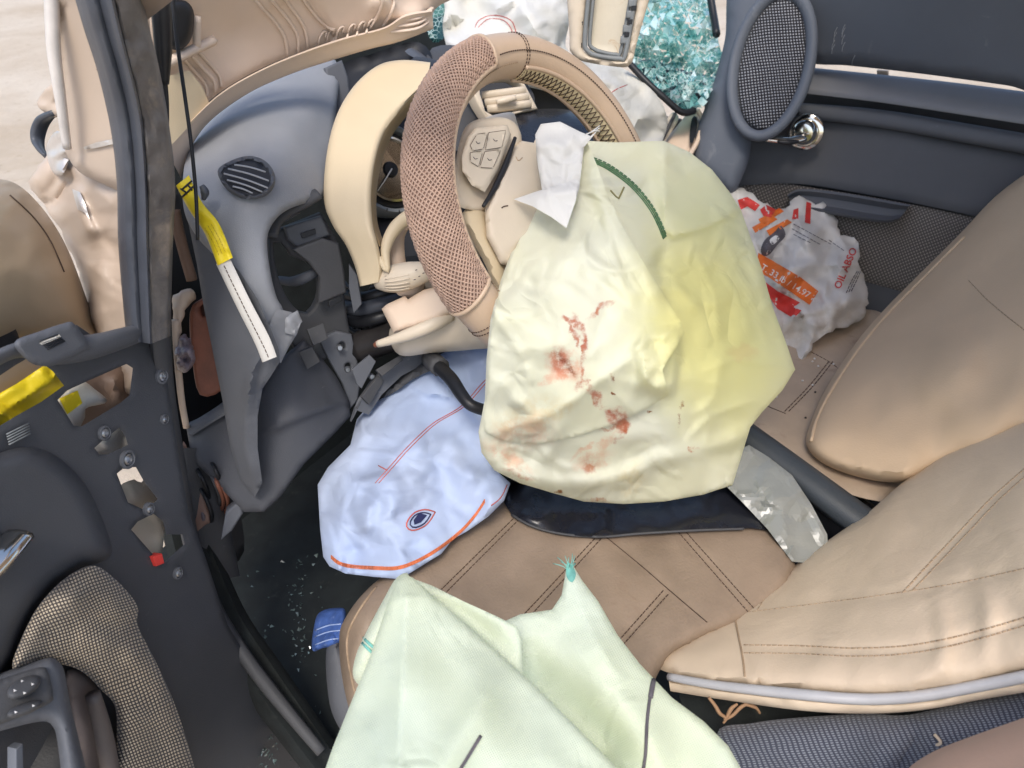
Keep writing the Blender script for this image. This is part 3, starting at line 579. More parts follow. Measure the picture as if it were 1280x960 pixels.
patch('torn_edge_scrap', [(356, 396), (372, 388), (378, 402), (366, 414), (376, 404), (370, 420), (356, 416)], [(356, 400, .885), (376, 395, .90), (366, 418, .89)], GREY, dash, 4, .003, 8, .003, .002, fac=[(.006, 10, 2)], smooth=False)
kp = patch('knee_panel', [(232, 530), (262, 516), (290, 512), (322, 492), (346, 452), (380, 424), (396, 440), (420, 470), (436, 500), (438, 520), (420, 540), (380, 580), (350, 622), (330, 640), (305, 640), (270, 604), (240, 574)],
      [(235, 535, 1.0), (380, 425, 1.0), (436, 510, 1.04), (330, 640, 1.0), (290, 570, .99), (370, 510, .985)], mat('knee_panel_grey', (.062, .065, .075), .5, .1, 7, .5, 900, dirt=(.15, .15, .15), dirtamt=-.01, dscale=120), dash, 5, .004, 5, .01, .008, smooth=False, folds=[('s', [(438, 500), (380, 520), (320, 545)], 40, .01, 4)])
strip('knee_ledge', [(232, 532, .995), (262, 514, .99), (282, 500, .985)], [(238, 546, .985), (266, 528, .975), (286, 516, .965)], GREYB, dash, 12, 6, .006, .01)
slab('metal_bracket', [(398, 424), (420, 414), (440, 418), (446, 446), (452, 472), (448, 500), (438, 512), (428, 480), (412, 452)], P(430, 460, 1.03), (-.5, -.8, .3), .012, GREYB, dash, holes=[[(424, 430), (430, 428), (432, 436), (425, 438)], [(432, 456), (437, 454), (439, 460), (433, 462)]], bevel=.003)
slab('metal_bracket', [(446, 510), (440, 528), (452, 505), (470, 478), (500, 452), (530, 440), (560, 436), (530, 452), (500, 468), (475, 492), (460, 515)], P(490, 480, 1.02), (-.4, -.85, .3), .012, GREYB, dash, bevel=.003)
for bx_, by_ in ((424, 434), (434, 461), (458, 452), (464, 470)):
    lathe('bolt', [(.0035, 0), (.0045, .002), (.0045, .004), (.003, .006)], P(bx_, by_, 1.012), (-.5, -.8, .3), STEEL, dash, 10)
for ol_, d_, nn_ in (([(384, 412), (404, 404), (410, 424), (392, 432)], .965, (-.3, -.8, .5)), ([(440, 462), (462, 444), (470, 452), (452, 486), (446, 480)], .985, (-.6, -.7, .3)), ([(452, 496), (474, 470), (480, 476), (462, 506)], .99, (-.2, -.9, .3)), ([(374, 440), (390, 434), (400, 452), (384, 462)], .965, (-.7, -.6, .2)), ([(436, 330), (446, 344), (452, 380), (442, 392), (436, 360)], .975, (-.8, -.5, .3)), ([(352, 268), (372, 258), (376, 266), (358, 276)], .92, (-.2, -.8, .6)), ([(470, 462), (500, 444), (504, 450), (478, 470)], .985, (-.3, -.6, .7))):
    slab('broken_trim_shard', ol_, P(ol_[0][0], ol_[0][1], d_), nn_, .006, random.choice([GREYD, GREYB, GREYD]), dash, bevel=.0008)
# wiring and scraps in the cavity
for i in range(18):
    x0, y0 = random.uniform(425, 470), random.uniform(330, 440); pts = [(x0, y0, 1.07)]
    for j in range(5): x0 += random.uniform(-4, 24); y0 += random.uniform(-14, 16); pts.append((min(x0, 560), y0, 1.06 + random.uniform(-.035, .05)))
    tube('wire', pts, random.choice([.0016, .0022, .003]), random.choice([BLACK, WIRE, GREYD, BLACK]), dash, 26, 6)
for y0, r_ in ((386, .011), (402, .009), (372, .008)): tube('hose', [(430, y0 - 4, 1.06), (452, y0, 1.03), (478, y0 - 6, 1.02), (510, y0 - 16, 1.04)], r_, RUBBER if r_ > .01 else BLACK, dash, 24, 10)
tube('column_tube', [(446, 436, 1.05), (478, 424, 1.04), (520, 412, 1.02)], .022, mat('dull_dark_metal', (.06, .055, .055), .4, .3, 20, .2, metal=.6), dash, 12, 14)
# black pocket and clip behind the instrument hood
patch('hood_recess', [(420, 90), (470, 66), (518, 52), (540, 70), (536, 110), (500, 120), (430, 200), (416, 170)], [(420, 90, 1.2), (520, 55, 1.25), (430, 195, 1.12), (530, 105, 1.2)], BLACK, dash, 9, -.02, 30, .02, .006)
slab('recess_clip', [(406, 84), (428, 74), (436, 96), (440, 128), (424, 158), (412, 120)], P(420, 110, 1.12), (-.3, -.8, .5), .014, GREYB, dash, bevel=.004)
patch('recess_edge', [(506, 64), (528, 60), (546, 86), (540, 96), (526, 78)], [(506, 64, 1.2), (545, 88, 1.2), (526, 78, 1.19)], GREYB, dash, 5, .008, 9, .006)
# centre of the dashboard
patch('dash_centre', [(540, 60), (640, 70), (720, 90), (780, 150), (800, 200), (760, 260), (660, 260), (580, 220), (540, 140)], [(540, 100, 1.22), (700, 90, 1.34), (790, 200, 1.36), (600, 220, 1.14), (720, 250, 1.2)], GREYD, dash, 12, .02, 30, .02, .01)
cv = slab('centre_vent', [(586, 104), (602, 96), (640, 93), (654, 100), (668, 126), (673, 136), (610, 149), (598, 130)], P(630, 120, 1.12), (-.2, -.82, .5), .02, IVORY, dash, holes=[[(600, 107), (614, 100), (642, 98), (652, 106), (664, 128), (660, 135), (614, 143), (604, 126)]], bevel=.003)
patch('vent_cavity', [(596, 104), (646, 95), (668, 132), (610, 146)], [(600, 107, 1.16), (650, 100, 1.17), (614, 143, 1.15)], BLACK, cv, 7, 0, 8, .004)
for a, b in (((602, 120), (657, 113)), ((606, 129), (661, 121)), ((609, 137), (664, 130))):
    tube('slat', [(a[0], a[1], 1.125), (b[0], b[1], 1.135)], .0036, IVORY, cv, 6, 6, flat=1.8)
tube('vent_tab', [(621, 128, 1.115), (645, 122, 1.118)], [.004, .006, .004], IVORY, cv, 8)
patch('radio_panel', [(628, 148), (700, 136), (752, 156), (744, 196), (700, 204), (656, 196)], [(628, 150, 1.12), (750, 160, 1.18), (690, 200, 1.08)], POUCH, dash, 8, .012, 20, .02, .006)
patch('dash_roll', [(512, 76), (560, 80), (596, 110), (600, 150), (570, 190), (552, 150)], [(512, 76, 1.14), (596, 110, 1.16), (570, 190, 1.07)], GREYD, dash, 9, .012, 20, .02, .006)
patch('beige_end_cap', [(828, 182), (846, 158), (862, 140), (876, 138), (872, 172), (862, 194), (846, 200)], [(830, 182, 1.52), (875, 140, 1.56), (862, 192, 1.5)], BEIGE, dash, 5, .012, 10, .01, .006)
patch('end_vent', [(865, 148), (871, 146), (871, 162), (865, 180), (862, 172)], [(862, 146, 1.525), (872, 142, 1.53), (864, 180, 1.485)], BLACK, dash, 4, .002, 5, .004)
tube('end_vent_ring', [(872, 138, 1.52), (878, 152, 1.52), (872, 176, 1.5), (862, 194, 1.48)], .005, BEIGE, dash, k=6)
patch('pale_side_trim', [(800, 200), (816, 168), (832, 150), (842, 140), (848, 150), (830, 180), (818, 206)], [(800, 200, 1.46), (842, 142, 1.52), (818, 204, 1.46)], IVORY, dash, 5, .008, 8, .01)
tube('dark_edge', [(844, 142, 1.5), (834, 162, 1.48), (818, 196, 1.46)], .0035, GREYD, dash, k=6)
gv_ = [(1.02, .66, .42), (1.70, .66, .42), (1.70, .60, .60), (1.70, .64, .80), (1.02, .64, .80), (1.02, .60, .60)]
gv_ = gv_ + [(x, y + .34, z) for x, y, z in gv_]
mk('glove_box', gv_, [(0, 1, 2, 5), (5, 2, 3, 4), (4, 3, 9, 10), (0, 5, 4, 10, 11, 6), (1, 7, 8, 9, 3, 2), (0, 6, 7, 1), (6, 11, 10, 9, 8, 7)], GREYD, dash, smooth=False)
# scraps between the pillar and the dashboard
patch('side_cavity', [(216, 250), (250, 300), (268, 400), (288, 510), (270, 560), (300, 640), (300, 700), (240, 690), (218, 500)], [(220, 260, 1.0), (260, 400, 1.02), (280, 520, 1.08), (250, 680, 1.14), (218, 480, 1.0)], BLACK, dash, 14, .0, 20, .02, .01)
slab('brown_module', [(236, 392), (250, 376), (264, 374), (272, 420), (278, 470), (276, 490), (250, 496), (240, 460)], P(258, 430, .945), (-.7, -.65, .3), .03, BROWN, dash, holes=[[(250, 384), (258, 382), (258, 394), (252, 396)]], bevel=.005, rnd=True)
patch('torn_foam_scrap', jag([(218, 370), (240, 362), (244, 372), (230, 392), (224, 430), (216, 400)], 2, 5, 3), [(218, 370, .93), (242, 365, .93), (222, 428, .93)], BEIGE, dash, 4, .006, 9, .004, fac=[(.01, 16, 3)])
patch('crinkled_plastic_scrap', jag([(222, 425), (236, 420), (243, 445), (238, 462), (226, 466), (220, 448)], 2, 4, 5), [(222, 425, .93), (243, 445, .93), (226, 466, .93)], mat('mauve_film', (.22, .18, .20), .3, .3, 60, .3, 200, wr=.8, wrs=60), dash, 3, .01, 9, .004, fac=[(.014, 9, 6)])
tube('body_edge_strip', [(219, 400, .92), (222, 450, .94), (227, 500, .965), (233, 534, .985)], .0045, BEIGE, dash, 20, 6)
patch('painted_inner_panel', [(228, 556), (240, 574), (256, 610), (264, 640), (262, 654), (238, 664)], [(228, 556, 1.0), (264, 650, 1.03), (238, 662, 1.03)], mat('dusky_pink_paint', (.26, .165, .13), .5, .1), dash, 5, .008, 10, .01)
for i in range(9):
    x0, y0 = random.uniform(240, 280), random.uniform(585, 630); tube('wire', [(x0 - 12, y0 - 22, 1.02), (x0, y0, 1.0 + random.uniform(-.02, .03)), (x0 + 8, y0 + 22, 1.02), (x0 + 4, y0 + 36, 1.05)], .0028, random.choice([WIRE, BLACK, BROWN, GREYD]), dash, 16, 6)
slab('connector_block', [(282, 640), (300, 626), (304, 642), (290, 664), (276, 676)], P(290, 650, 1.0), (-.6, -.7, .3), .02, GREYB, dash, bevel=.003)
tube('dusky_strut', [(218, 262, .90), (226, 300, .91), (240, 350, .93)], .007, mat('dusky_strut', (.22, .14, .10), .6, .2), dash, 16, 6)

strap = thing('warning_strap', 'yellow taped tag on a white stitched webbing strap hanging across the dashboard end', 'strap', P(300, 440, .84))
yl = strip('yellow_label', [(220, 232, .815), (236, 262, .812), (256, 292, .815), (272, 332, .818)], [(236, 219, .815), (252, 252, .808), (274, 280, .81), (291, 322, .815)], YELLOW, strap, 30, 8, .004, .002, nzs=[(.002, 18, 3, 'n')])
for s, e in (((224, 240), (240, 226)), ((228, 246), (243, 232)), ((226, 236), (232, 240)), ((234, 230), (240, 238))): seam(yl, 'printed_line', [s, e], BLACKP, strap, .0011, .0008)
for j in range(3): seam(yl, 'printed_line', [(256 + j * 4, 284 - j * 2), (266 + j * 4, 302 - j * 2), (274 + j * 4, 320 - j * 2)], bpy.data.materials.get('faint_ink') or mat('faint_ink', (.42, .30, .02), .6), strap, .0003, .0004, dash=(2, 2))
wb_ = strip('webbing', [(270, 330, .82), (296, 384, .822), (318, 428, .828), (328, 453, .832)], [(287, 322, .818), (312, 374, .818), (336, 420, .824), (346, 446, .83)], WHITES, strap, 30, 8, .003, .002)
seam(wb_, 'stitching', [(280, 332), (304, 382), (328, 430), (336, 448)], DARKT, strap, .0005, .0006, dash=(3, 3))
tube('frayed_end', [(252, 232, .83), (256, 240, .832), (254, 250, .834)], [.003, .005, .002], RUBBER, strap, 10)

# ---------------------------------------------------------------- instrument cluster
clu = thing('instrument_cluster', 'cream instrument hood torn loose around dark round gauges', 'instrument cluster', P(460, 360, 1.02))
strip('hood', [(538, 78, 1.06), (502, 75, 1.06), (472, 82, 1.05), (442, 108, 1.03), (420, 146, 1.0), (408, 195, .97), (405, 250, .95), (416, 282, .945), (432, 306, .945), (444, 334, .95), (450, 358, .955)],
      [(534, 104, 1.03), (518, 118, 1.02), (500, 138, 1.005), (482, 162, .985), (470, 196, .96), (464, 240, .935), (466, 280, .925), (472, 304, .925), (476, 322, .93), (478, 336, .935), (476, 352, .945)], CREAM, clu, 70, 18, .010, .006, ([0, .04, .1, .5, .88, .95, 1], [0, .6, .85, 1, .9, .6, 0]))
strip('hood_inner_lip', [(534, 104, 1.03), (518, 118, 1.02), (500, 138, 1.005), (482, 162, .985), (470, 196, .96), (464, 240, .935), (466, 280, .925), (474, 308, .925)],
      [(536, 116, 1.06), (522, 130, 1.05), (506, 148, 1.04), (490, 170, 1.02), (478, 200, 1.0), (471, 240, .975), (472, 278, .965), (482, 308, .96)], mat('tan_lip_plastic', (.45, .33, .18), .5, .05), clu, 50, 6, .004, .004)
tube('lower_bezel', [(474, 322, .93), (484, 338, .928), (482, 312, .932), (492, 288, .94), (512, 270, .95), (536, 260, .96)], [.004, .004, .007, .009, .009, .009], CREAM, clu, 40, 8)
patch('bezel_floor', [(482, 300), (520, 268), (540, 268), (530, 360), (500, 370), (486, 346)], [(482, 300, .965), (535, 268, .98), (530, 360, .97), (488, 350, .95)], BEIGE, clu, 7, .01, 16, .01, .006, holes=[[(506, 296), (520, 280), (532, 284), (528, 320), (510, 336)]])
gc = P(488, 212, 1.07); gn = np.array((-.25, -.83, .5)); gn /= np.linalg.norm(gn)
ga = lathe('gauge', [(.066, -.02), (.066, .0), (.061, .006), (.056, .004), (.054, -.006)], gc, gn, GREYT, clu, 40)
lathe('gauge_face', [(.053, -.004), (.053, -.001), (.012, -.001), (.010, .004), (.004, .005)], gc, gn, BLACK, ga, 36)
lathe('chrome_ring', [(.046, .0), (.046, .004), (.043, .0045), (.042, .0)], gc, gn, CHROME, ga, 40)
gu = np.cross(gn, [0, 0, 1.]); gu /= np.linalg.norm(gu); gv = np.cross(gn, gu)
for k_ in range(14):
    a = rad(-30 + k_ * 18); c0 = gc + gn * .006 + (.058 * math.cos(a)) * gu + (.058 * math.sin(a)) * gv; c1 = gc + gn * .006 + (.062 * math.cos(a)) * gu + (.062 * math.sin(a)) * gv
    wtube('tick_mark', np.array([c0, (c0 + c1) / 2, c1]), .0008, BLACKP, ga, 4)
wtube('needle', np.array([gc + gn * .005, gc + gn * .005 + gu * .02 + gv * .015, gc + gn * .004 + gu * .033 + gv * .024]), [.0012, .0006], WHITEP, ga, 5)
patch('gauge_glass_backing', [(456, 160), (520, 110), (548, 140), (548, 300), (470, 312), (452, 240)], [(456, 160, 1.13), (540, 130, 1.17), (540, 300, 1.08), (456, 300, 1.06)], BLACK, clu, 10, .0, 20, .01, .006)

# ---------------------------------------------------------------- steering column
colm = thing('steering_column', 'ivory steering column shroud split open with ribbed stalk knob and pale lever', 'steering column', P(530, 440, .99))
patch('lower_shroud', [(486, 418), (500, 396), (540, 366), (580, 356), (620, 390), (622, 430), (590, 437), (540, 441), (500, 444)], [(486, 420, .985), (540, 368, .97), (620, 400, .98), (500, 443, .98), (590, 437, .99)], IVORY, colm, 6, .03, 24, .03, .006)
patch('split_shroud_plate', [(477, 386), (484, 380), (506, 370), (510, 374), (530, 362), (548, 358), (570, 388), (540, 404), (492, 416)], [(477, 386, .95), (548, 358, .94), (570, 388, .935), (492, 416, .94)], BEIGE, colm, 5, .008, 8, .008, .005, smooth=False)
patch('upper_shroud', [(520, 356), (536, 320), (552, 286), (580, 270), (600, 300), (590, 370), (556, 368)], [(520, 356, .985), (560, 285, 1.0), (595, 330, .98)], IVORY, colm, 7, .02, 20, .02, .006)
q = np.array([(471, 352, .955), (500, 347, .945), (525, 341, .94), (548, 336, .945)]); st = tube('stalk_knob', q, [.010, .0155, .0178, .0178, .0165, .014, .011, .008], IVORY, colm, 26, 18)
for k_ in range(9):
    a = -1.15 + k_ * .27; yy = 18.5 * math.sin(a); dd = .0178 * math.cos(a)
    tube('rib', [(481 - abs(yy) * .05, 350 + yy * .78, .948 - dd * .93), (496, 347.5 + yy * .97, .9455 - dd * 1.0), (512, 344.5 + yy, .943 - dd)], [.0006, .0013, .0006], IVORY, colm, 8, 6)
for x, y in ((519, 338), (523, 346), (528, 342), (517, 350)): tube('stalk_symbol', [(x, y, .921), (x + 2.5, y - 1, .921)], .0006, GREYI, colm, 4, 4)
tube('lever', [(472, 430, .945), (500, 422, .935), (530, 411, .93), (550, 402, .935), (564, 396, .945)], [.0045, .006, .0078, .0085, .0085, .006], IVORY, colm, 26, 12)
tube('lever_tip', [(468, 432, .947), (474, 429, .945)], [.003, .0052], BROWN, colm, 6, 8)

# ---------------------------------------------------------------- steering wheel
WC = np.array((.724, .419, .967)); _az, _el = rad(-96.4), rad(30.3)
WN = np.array([math.cos(_el) * math.cos(_az), math.cos(_el) * math.sin(_az), math.sin(_el)])
E1 = np.cross(WN, [0, 0, 1.]); E1 /= np.linalg.norm(E1); E2 = np.cross(WN, E1)
RM, RA = .1705, .0238
def proj(wp): v = np.asarray(wp) - CC; d = v @ CF; return np.array([640 + FPX * (v @ CR) / d, 480 - FPX * (v @ CU) / d, d])
def torus(th, ph, r=RA): return WC + (RM + r * math.cos(ph)) * (math.cos(th) * E1 + math.sin(th) * E2) + r * 1.12 * math.sin(ph) * WN
TH = np.linspace(0, 2 * math.pi, 721); PR = np.array([proj(torus(t, 0, 0))[:2] for t in TH])
def ang(x, y): return TH[np.argmin(((PR - (x, y)) ** 2).sum(1))]
whl = thing('steering_wheel_unit', 'beige leather steering wheel with brown mesh grip sleeve and laced cover', 'steering wheel', WC - np.array([0, 0, .19]))
n_, k_ = 160, 28; V = [torus(2 * math.pi * i / n_, 2 * math.pi * j / k_) for i in range(n_) for j in range(k_)]
Fc = [(i * k_ + j, i * k_ + (j + 1) % k_, ((i + 1) % n_) * k_ + (j + 1) % k_, ((i + 1) % n_) * k_ + j) for i in range(n_) for j in range(k_)]
rim = recalc(mk('rim', V, Fc, LEATH, whl, bvh=True))
tA, tB = ang(598, 66), ang(592, 372)
dth = (tB - tA + math.pi) % (2 * math.pi) - math.pi
def gt(s): return tA + dth * s
# sleeve: base and two families of strands
def edge_s(ph): return .05 * (1 - math.cos(ph)) * .5
MESHB = mat('dark_brown_mesh_backing', (.22, .135, .10), .8, .15, 40, .6, 600); MESHS = mat('brown_mesh_strand', (.42, .285, .215), .6, .12, 50, .4, 700)
ns, kp_ = 60, 26; PH0, PH1 = rad(-118), rad(118)
def sl(s, ph, r): s = edge_s(ph) * 1.0 + s * (1 - 2 * edge_s(ph)); return torus(gt(s), ph, r)
V = [sl(i / ns, PH0 + (PH1 - PH0) * j / kp_, RA + .0012) for i in range(ns + 1) for j in range(kp_ + 1)]
Fc = [(i * (kp_ + 1) + j, i * (kp_ + 1) + j + 1, (i + 1) * (kp_ + 1) + j + 1, (i + 1) * (kp_ + 1) + j) for i in range(ns) for j in range(kp_)]
slv = recalc(mk('grip_sleeve', V, Fc, MESHB, whl))
arc = abs(dth) * RM; pitch_ = .0054; gs = []; NS = int(arc / pitch_); slope = (PH1 - PH0) * RA / arc * 1.25
for sg in (1, -1):
    for i in range(-int(NS * slope) - 1, NS + int(NS * slope) + 1):
        pts = []
        for j in range(45):
            u = j / 44; s = i / NS + sg * (u - .5) * slope + .0
            if 0.004 < s < .996: pts.append(sl(s, PH0 + (PH1 - PH0) * u, RA + .0020 + .0007 * math.sin(u * 150 + (i + (sg > 0)) * math.pi)))
        if len(pts) > 3: gs.append(tube_geo(np.array(pts), 00.00098, 5, caps=False))
V, Fc = merge(gs); so = mk('woven_strands', V, Fc, MESHS, slv); so['kind'] = 'stuff'
bd = [sl(0.0, PH0 + (PH1 - PH0) * j / 30, RA + .0016) for j in range(31)]; wtube('sleeve_hem', np.array(bd), .0026, LEATH, slv, 8)
bd = [sl(1.0, PH0 + (PH1 - PH0) * j / 30, RA + .0016) for j in range(31)]; wtube('sleeve_hem', np.array(bd), .0026, LEATH, slv, 8)
wtube('inner_hem', np.array([sl(i / 60, PH1, RA + .001) for i in range(61)]), .003, LEATH, slv, 8)
def wstitch(name, f, n, r, m, par=whl, dash=.6):
    gs = []
    for i in range(n): gs.append(tube_geo(np.array([f((i + dash * u / 3) / n) for u in range(4)]), r, 4))
    V, Fc = merge(gs); return mk(name, V, Fc, m, par)
t_end = ang(790, 190); d2 = (t_end - tA + math.pi) % (2 * math.pi) - math.pi
wstitch('stitching', lambda s: torus(gt(s * 1.25 - .1), rad(128), RA + .0012), 110, .0007, TANT)
wstitch('stitching', lambda s: torus(tA + d2 * s * 1.1, rad(100), RA + .0010), 80, .0007, DARKT)
tq = ang(640, 62)
for o_ in (-.012, .012): wstitch('stitching', lambda s: torus(tq + o_, rad(-120 + 300 * s), RA + .0006), 34, .0006, DARKT)
tq2 = ang(606, 400)
for o_ in (-.014, .014): wstitch('stitching', lambda s: torus(tq2 + o_, rad(-120 + 260 * s), RA + .0006), 30, .0006, DARKT)
# laced gap on the inner side of the far rim
LACE = mat('pale_yellow_underlay', (.70, .58, .36), .6, .06)
n1 = 70; ph_a, ph_b = rad(142), rad(196)
V = [torus(tA + d2 * (.18 + 1.05 * i / n1), ph_a + (ph_b - ph_a) * j / 8, RA + .0008) for i in range(n1 + 1) for j in range(9)]
Fc = [(i * 9 + j, i * 9 + j + 1, (i + 1) * 9 + j + 1, (i + 1) * 9 + j) for i in range(n1) for j in range(8)]
lac = recalc(mk('laced_underlay', V, Fc, LACE, whl)); gs = []
for i in range(34):
    for a_, b_ in ((.15, .85), (.85, .15)):
        gs.append(tube_geo(np.array([torus(tA + d2 * (.2 + 1.02 * (i + u) / 34), ph_a + (ph_b - ph_a) * (a_ + (b_ - a_) * u), RA + .0018) for u in (0, .33, .66, 1)]), .00052, 5))
V, Fc = merge(gs); lo_ = mk('lacing', V, Fc, DARKT, lac); lo_['kind'] = 'stuff'
for ph in (ph_a, ph_b): wtube('folded_hem', np.array([torus(tA + d2 * (.18 + 1.05 * i / 60), ph, RA + .001) for i in range(61)]), .0026, LEATH, lac, 8)
WD = lambda pts, off=0: [(x, y, on(x, y, WC + WN * off, WN)) for x, y in pts]
# spoke, button pad and hub
patch('spoke', [(566, 246), (574, 180), (590, 152), (634, 148), (652, 172), (640, 210), (612, 258), (586, 262)], WD([(566, 246), (590, 152), (650, 172), (610, 258)], -.012), IVORY, whl, 5, .005, 7, .02, .008)
bpd = patch('button_pad', [(577, 196), (584, 172), (594, 160), (634, 156), (639, 168), (622, 214), (606, 240), (590, 232), (578, 214)], WD([(577, 196), (594, 160), (638, 162), (608, 238)], .004), IVORY, whl, 4, .004, 5, .006, .01, smooth=False)
for ol in ([(588, 182), (596, 168), (609, 166), (604, 186), (591, 188)], [(611, 166), (632, 163), (627, 184), (607, 187)], [(588, 191), (603, 189), (598, 208), (588, 202)], [(606, 190), (626, 187), (616, 210), (600, 209)]):
    decal(bpd, 'button', ol, bpy.data.materials.get('button_ivory') or mat('button_ivory', (.60, .52, .41), .5, .03), bpd, 4, .0018, False)
    q = np.array(ol + [ol[0]], float); seam(bpd, 'button_gap', q, DARKT, bpd, .0005, .0012, smooth=False)
    c_ = np.mean(ol, 0); seam(bpd, 'button_symbol', [(c_[0] - 2.5, c_[1] - 1.5), (c_[0] - .5, c_[1] + 1.2), (c_[0] + 2.5, c_[1] + .6)], GREYI, bpd, .0004, .0022)
hb = patch('hub_cover', [(640, 186), (652, 176), (676, 180), (690, 196), (690, 240), (670, 300), (646, 336), (626, 330), (608, 296), (606, 262), (620, 232)], WD([(640, 186), (690, 196), (646, 336), (606, 270)], -.004) + WD([(655, 240)], .012), IVORY, whl, 5, .007, 8, .03, .008, smooth=False)
tube('hub_gap', WD([(644, 172), (632, 206), (618, 236), (604, 258)], .006), [.002, .0034, .0034, .002], BLACK, whl, 18, 6)
seam(hb, 'hub_mark', [(645, 196), (648, 201), (653, 197)], TANT, whl, .0005, .0005); seam(hb, 'hub_mark', [(627, 260), (630, 258), (635, 257)], DARKT, whl, .0007, .0005)
patch('lower_spoke', [(578, 266), (606, 258), (622, 300), (636, 340), (628, 378), (606, 330), (588, 296)], WD([(578, 266), (606, 258), (636, 340), (628, 376)], -.02), CREAM, whl, 6, .014, 14, .02, .008)
patch('hub_frame', [(600, 154), (638, 140), (646, 152), (652, 178), (640, 190)], [(600, 154, .93), (640, 142, .95), (645, 185, .92)], IVORY, whl, 5, .006, 8, .01, .006)
patch('hub_plate', [(668, 176), (690, 170), (720, 190), (716, 240), (690, 236), (668, 220)], [(668, 176, .90), (720, 190, .92), (690, 236, .88)], IVORY, whl, 6, .006, 10, .02, .008)

# ---------------------------------------------------------------- airbags
dab = thing('driver_airbag', 'deflated pale yellow airbag with dried blood stains draped from the steering wheel', 'airbag', P(770, 625, .95), 'burst airbags')
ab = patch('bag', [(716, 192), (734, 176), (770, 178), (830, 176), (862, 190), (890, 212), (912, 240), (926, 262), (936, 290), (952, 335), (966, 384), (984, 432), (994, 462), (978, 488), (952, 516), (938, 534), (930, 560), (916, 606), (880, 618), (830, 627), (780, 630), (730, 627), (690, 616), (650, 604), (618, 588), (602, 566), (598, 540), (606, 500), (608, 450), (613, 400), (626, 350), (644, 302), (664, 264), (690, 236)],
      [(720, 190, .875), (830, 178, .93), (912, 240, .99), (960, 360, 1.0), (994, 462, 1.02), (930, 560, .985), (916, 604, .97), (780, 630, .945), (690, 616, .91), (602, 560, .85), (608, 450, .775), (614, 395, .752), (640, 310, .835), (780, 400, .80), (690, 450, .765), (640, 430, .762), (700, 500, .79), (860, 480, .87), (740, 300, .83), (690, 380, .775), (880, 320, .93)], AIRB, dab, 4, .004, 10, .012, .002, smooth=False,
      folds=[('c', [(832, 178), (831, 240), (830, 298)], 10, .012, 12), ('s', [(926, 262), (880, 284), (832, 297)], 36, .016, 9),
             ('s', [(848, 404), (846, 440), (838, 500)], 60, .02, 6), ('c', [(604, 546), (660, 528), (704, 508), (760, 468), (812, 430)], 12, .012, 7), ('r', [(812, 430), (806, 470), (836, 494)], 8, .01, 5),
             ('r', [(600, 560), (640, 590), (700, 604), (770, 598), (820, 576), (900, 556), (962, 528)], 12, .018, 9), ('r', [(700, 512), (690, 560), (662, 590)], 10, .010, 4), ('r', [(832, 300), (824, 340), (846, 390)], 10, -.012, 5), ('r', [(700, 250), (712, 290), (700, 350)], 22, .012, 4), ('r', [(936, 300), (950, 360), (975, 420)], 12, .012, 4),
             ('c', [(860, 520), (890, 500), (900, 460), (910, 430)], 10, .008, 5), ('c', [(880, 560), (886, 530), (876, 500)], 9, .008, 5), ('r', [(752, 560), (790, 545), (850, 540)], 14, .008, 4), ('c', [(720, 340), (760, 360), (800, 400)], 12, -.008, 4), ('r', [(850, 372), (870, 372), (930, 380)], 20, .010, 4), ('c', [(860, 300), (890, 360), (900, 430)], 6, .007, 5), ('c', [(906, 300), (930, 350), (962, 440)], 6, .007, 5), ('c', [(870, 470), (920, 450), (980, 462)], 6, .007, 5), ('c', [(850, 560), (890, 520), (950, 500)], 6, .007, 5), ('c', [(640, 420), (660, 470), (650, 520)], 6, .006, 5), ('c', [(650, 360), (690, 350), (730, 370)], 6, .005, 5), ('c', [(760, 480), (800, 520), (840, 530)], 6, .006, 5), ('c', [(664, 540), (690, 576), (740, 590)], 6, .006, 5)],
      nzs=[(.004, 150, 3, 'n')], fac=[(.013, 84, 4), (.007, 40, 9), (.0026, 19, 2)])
def bagd(q, o=None, dflt=.86):
    out = []
    for x, y in q:
        r_ = Vector(ray(x, y)); h_ = BV[(o or ab).name].ray_cast(Vector(CC), r_ / r_.length); out.append(h_[3] / r_.length if h_[0] is not None else np.nan)
    out = np.array(out); out[np.isnan(out)] = np.nanmean(out); return out
flap = [(734, 178), (746, 206), (758, 240), (772, 270), (792, 306), (816, 344), (838, 380), (852, 404), (856, 416), (848, 430), (836, 448), (828, 462), (836, 494), (806, 512), (770, 530)]
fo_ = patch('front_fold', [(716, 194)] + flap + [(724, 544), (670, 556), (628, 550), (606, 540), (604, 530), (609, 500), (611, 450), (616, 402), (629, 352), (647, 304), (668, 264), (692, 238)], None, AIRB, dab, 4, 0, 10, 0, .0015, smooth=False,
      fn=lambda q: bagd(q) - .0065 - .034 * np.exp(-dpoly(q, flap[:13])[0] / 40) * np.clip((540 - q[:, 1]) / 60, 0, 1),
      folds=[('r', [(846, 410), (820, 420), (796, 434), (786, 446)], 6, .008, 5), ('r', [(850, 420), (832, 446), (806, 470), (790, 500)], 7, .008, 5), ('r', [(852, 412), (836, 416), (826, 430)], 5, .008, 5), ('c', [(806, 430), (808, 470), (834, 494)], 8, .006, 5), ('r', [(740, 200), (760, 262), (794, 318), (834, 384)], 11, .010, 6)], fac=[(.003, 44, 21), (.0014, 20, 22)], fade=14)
wv_ = [(728, 198), (744, 202), (764, 212), (790, 232), (812, 258), (824, 280), (831, 297)]
for dx in (-1.5, 0, 1.5): seam(ab, 'seam_thread', [(x + dx, y - dx) for x, y in wv_], GREENT, dab, .0010, .0006, dash=(4, .5))
seam(ab, 'seam_thread', [(x + 2, y - 3.5) for x, y in wv_], GREENT, dab, .0008, .0008, dash=(3, 3))
